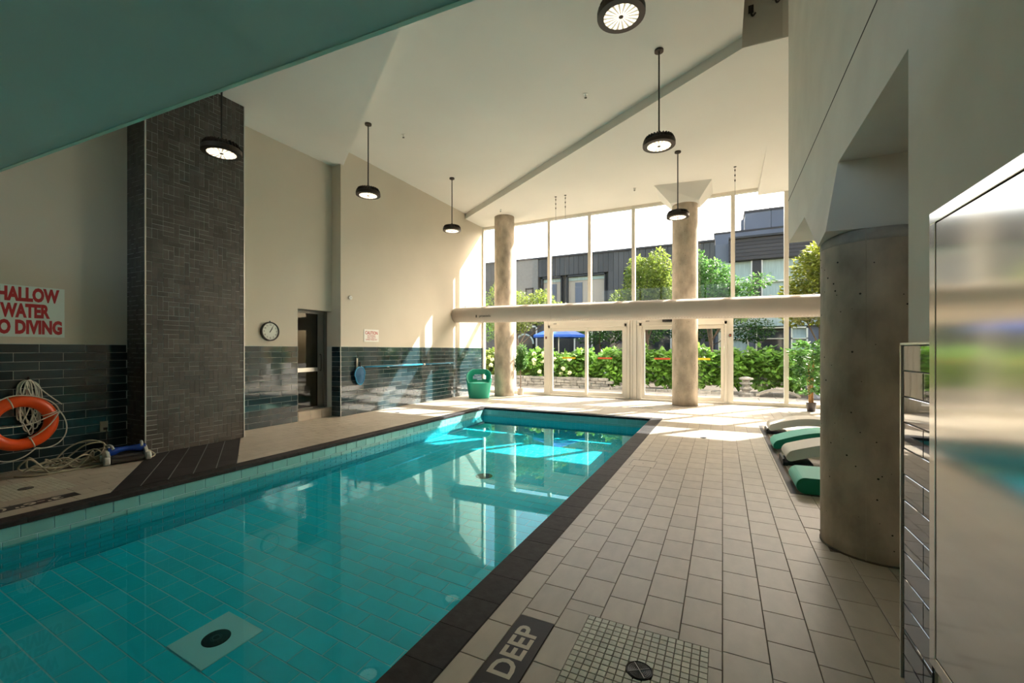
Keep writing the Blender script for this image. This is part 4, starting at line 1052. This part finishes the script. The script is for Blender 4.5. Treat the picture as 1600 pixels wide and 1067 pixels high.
for a, b, z0, z1, mm in [(-11.3,-10.75,3.6,5.3,'curtain'),(-10.2,-8.85,3.5,5.9,'room'),(-8.55,-6.15,3.5,5.9,'room'),(-5.0,-4.2,3.5,5.9,'room'),(-12.5,-10.5,0,2.9,'gwin'),(-9.5,-8.0,0,2.9,'gwin'),(-7,-5,0,2.9,'gwin'),(-4,-2.5,0,2.9,'gwin')]:
    wf = MB()
    for q in [(a,z0,a+.08,z1),(b-.08,z0,b,z1),(a,z1-.1,b,z1),(a,z0,b,z0+.08)]: wf.box(q[0]+10,-.1,q[1],q[2]+10,.02,q[3])
    fo = wf.build('window_frame', M['black' if z0 else 'frame'], b1)
    bb(a+.08,BY+.12,z0+.08,b-.08,BY+.14,z1-.1).build('pane', M[mm], fo)
    if mm == 'room':
        bb(a+.5,BY+.08,z0+.7,a+.95,BY+.11,z1-.45).build('shutter', M['cladb'], fo)
        bb(a+.1,BY+.08,z1-.32,b-.1,BY+.11,z1-.12).build('blind', M['curtain'], fo)
aw = bb(-11.9,BY-.08,0,-10.8,BY+.02,1.75).build('arched_opening', M['gwin'], b1)
MB().extr([(.55*math.cos(math.pi*k/16), .55*math.sin(math.pi*k/16)) for k in range(17)], lambda x,z:(x-1.35,.02,z+1.75), lambda x,z:(x-1.35,-.08,z+1.75)).build('arch_head', M['gwin'], aw)
MB().tube([(-1.35+.6*math.cos(math.pi*k/16),-.1,1.75+.6*math.sin(math.pi*k/16)) for k in range(17)], .06, 6).build('arch_trim', M['curtain'], aw)
bb(-24,BY-.1,7.08,-.35,BY+6,7.18).build('parapet_cap', M['fascia'], b1)
b2 = empty('garden_building', (4,BY-.2,0), label='stepped slate and brown building seen through right panes', cat='building')
o2 = (4,BY-.2,0)
bb(-.35,BY,-.1,12,BY+5,6.9,o2).build('wall', M['cladb'], b2)
bb(.3,BY-.35,5.9,12,BY+4,7.0,o2).build('fascia', M['fascia'], b2)
sb = MB()
for k in range(6): q = bb(.28,BY-.38,5.92+k*.18,12,BY-.352,6.08+k*.18,o2); sb.add(q.v,q.f)
stuff(sb.build('fascia_boards', M['fascia'], b2))
bb(.28,BY-.5,7.0,12,BY+4.2,7.1,o2).build('roof_edge', M['black'], b2)
for a, b in [(-.25,1.35),(1.75,3.6),(4.0,6.0)]:
    wf = MB()
    for q in [(a,3.2,a+.06,5.88),(b-.06,3.2,b,5.88),(a,4.75,b,4.83)]: wf.box(q[0]-4,.02,q[1],q[2]-4,.14,q[3])
    fo = wf.build('window_frame', M['frame'], b2); bb(a,BY-.05,3.2,b,BY-.02,5.88,o2).build('curtain', M['curtain'], fo)
bb(1.36,BY-.2,3.0,1.74,BY,5.9,o2).build('pier', M['black'], b2)
for a, b, mm in [(-.2,1.2,'curtain'),(1.5,2.9,'gwin'),(3.0,3.7,'curtain'),(4.2,5.6,'gwin')]:
    wf = MB()
    for q in [(a,0,a+.07,2.5),(b-.07,0,b,2.5),(a,2.43,b,2.5),(a,1.9,b,1.95)]: wf.box(q[0]-4,.02,q[1],q[2]-4,.16,q[3])
    fo = wf.build('window_frame', M['trim'], b2); bb(a,BY-.04,0,b,BY-.02,2.45,o2).build('pane', M[mm], fo)
bb(-.35,BY-.25,2.55,12,BY,3.1,o2).build('lintel_band', M['curtain'], b2)
b3 = empty('roof_storey', (4,27.2,6.9), label='set-back slate upper storey with taller block on top right', cat='building')
o3 = (4,27.2,6.9)
bb(-.4,27.2,6.9,12,32,8.0,o3).build('lower_block', M['cladb'], b3); bb(-.45,27.15,7.98,12,32,8.06,o3).build('coping', M['fascia'], b3)
for k in range(9): bb(1.2+k*1.35,29.0,8.06,1.2+k*1.35+1.33,32,9.5,o3).build('wall_panel', M['cladb'], b3)
bb(1.15,28.95,9.5,12,32,9.62,o3).build('coping', M['fascia'], b3)
bb(1.0,29.2,8.06,1.15,30,9.2,o3).build('pipe_box', M['cladb'], b3)
rl = MB(); 
for k in range(3): rl.tube([(-1.5+k*.9,2.2,2.7),(-1.5+k*.9,2.2,3.05)], .02, 5)
rl.tube([(-1.5,2.2,3.05),(6,2.2,3.05)], .02, 5); rl.build('handrail', M['trim'], b3)

# receivers of refracted sunlight
for o in bpy.data.objects:
    if o.type == 'MESH' and (o.parent == pool or o == pool or (o.parent and o.parent.name.startswith(('pool_drain','floor_inlet')))):
        o.cycles.is_caustics_receiver = True
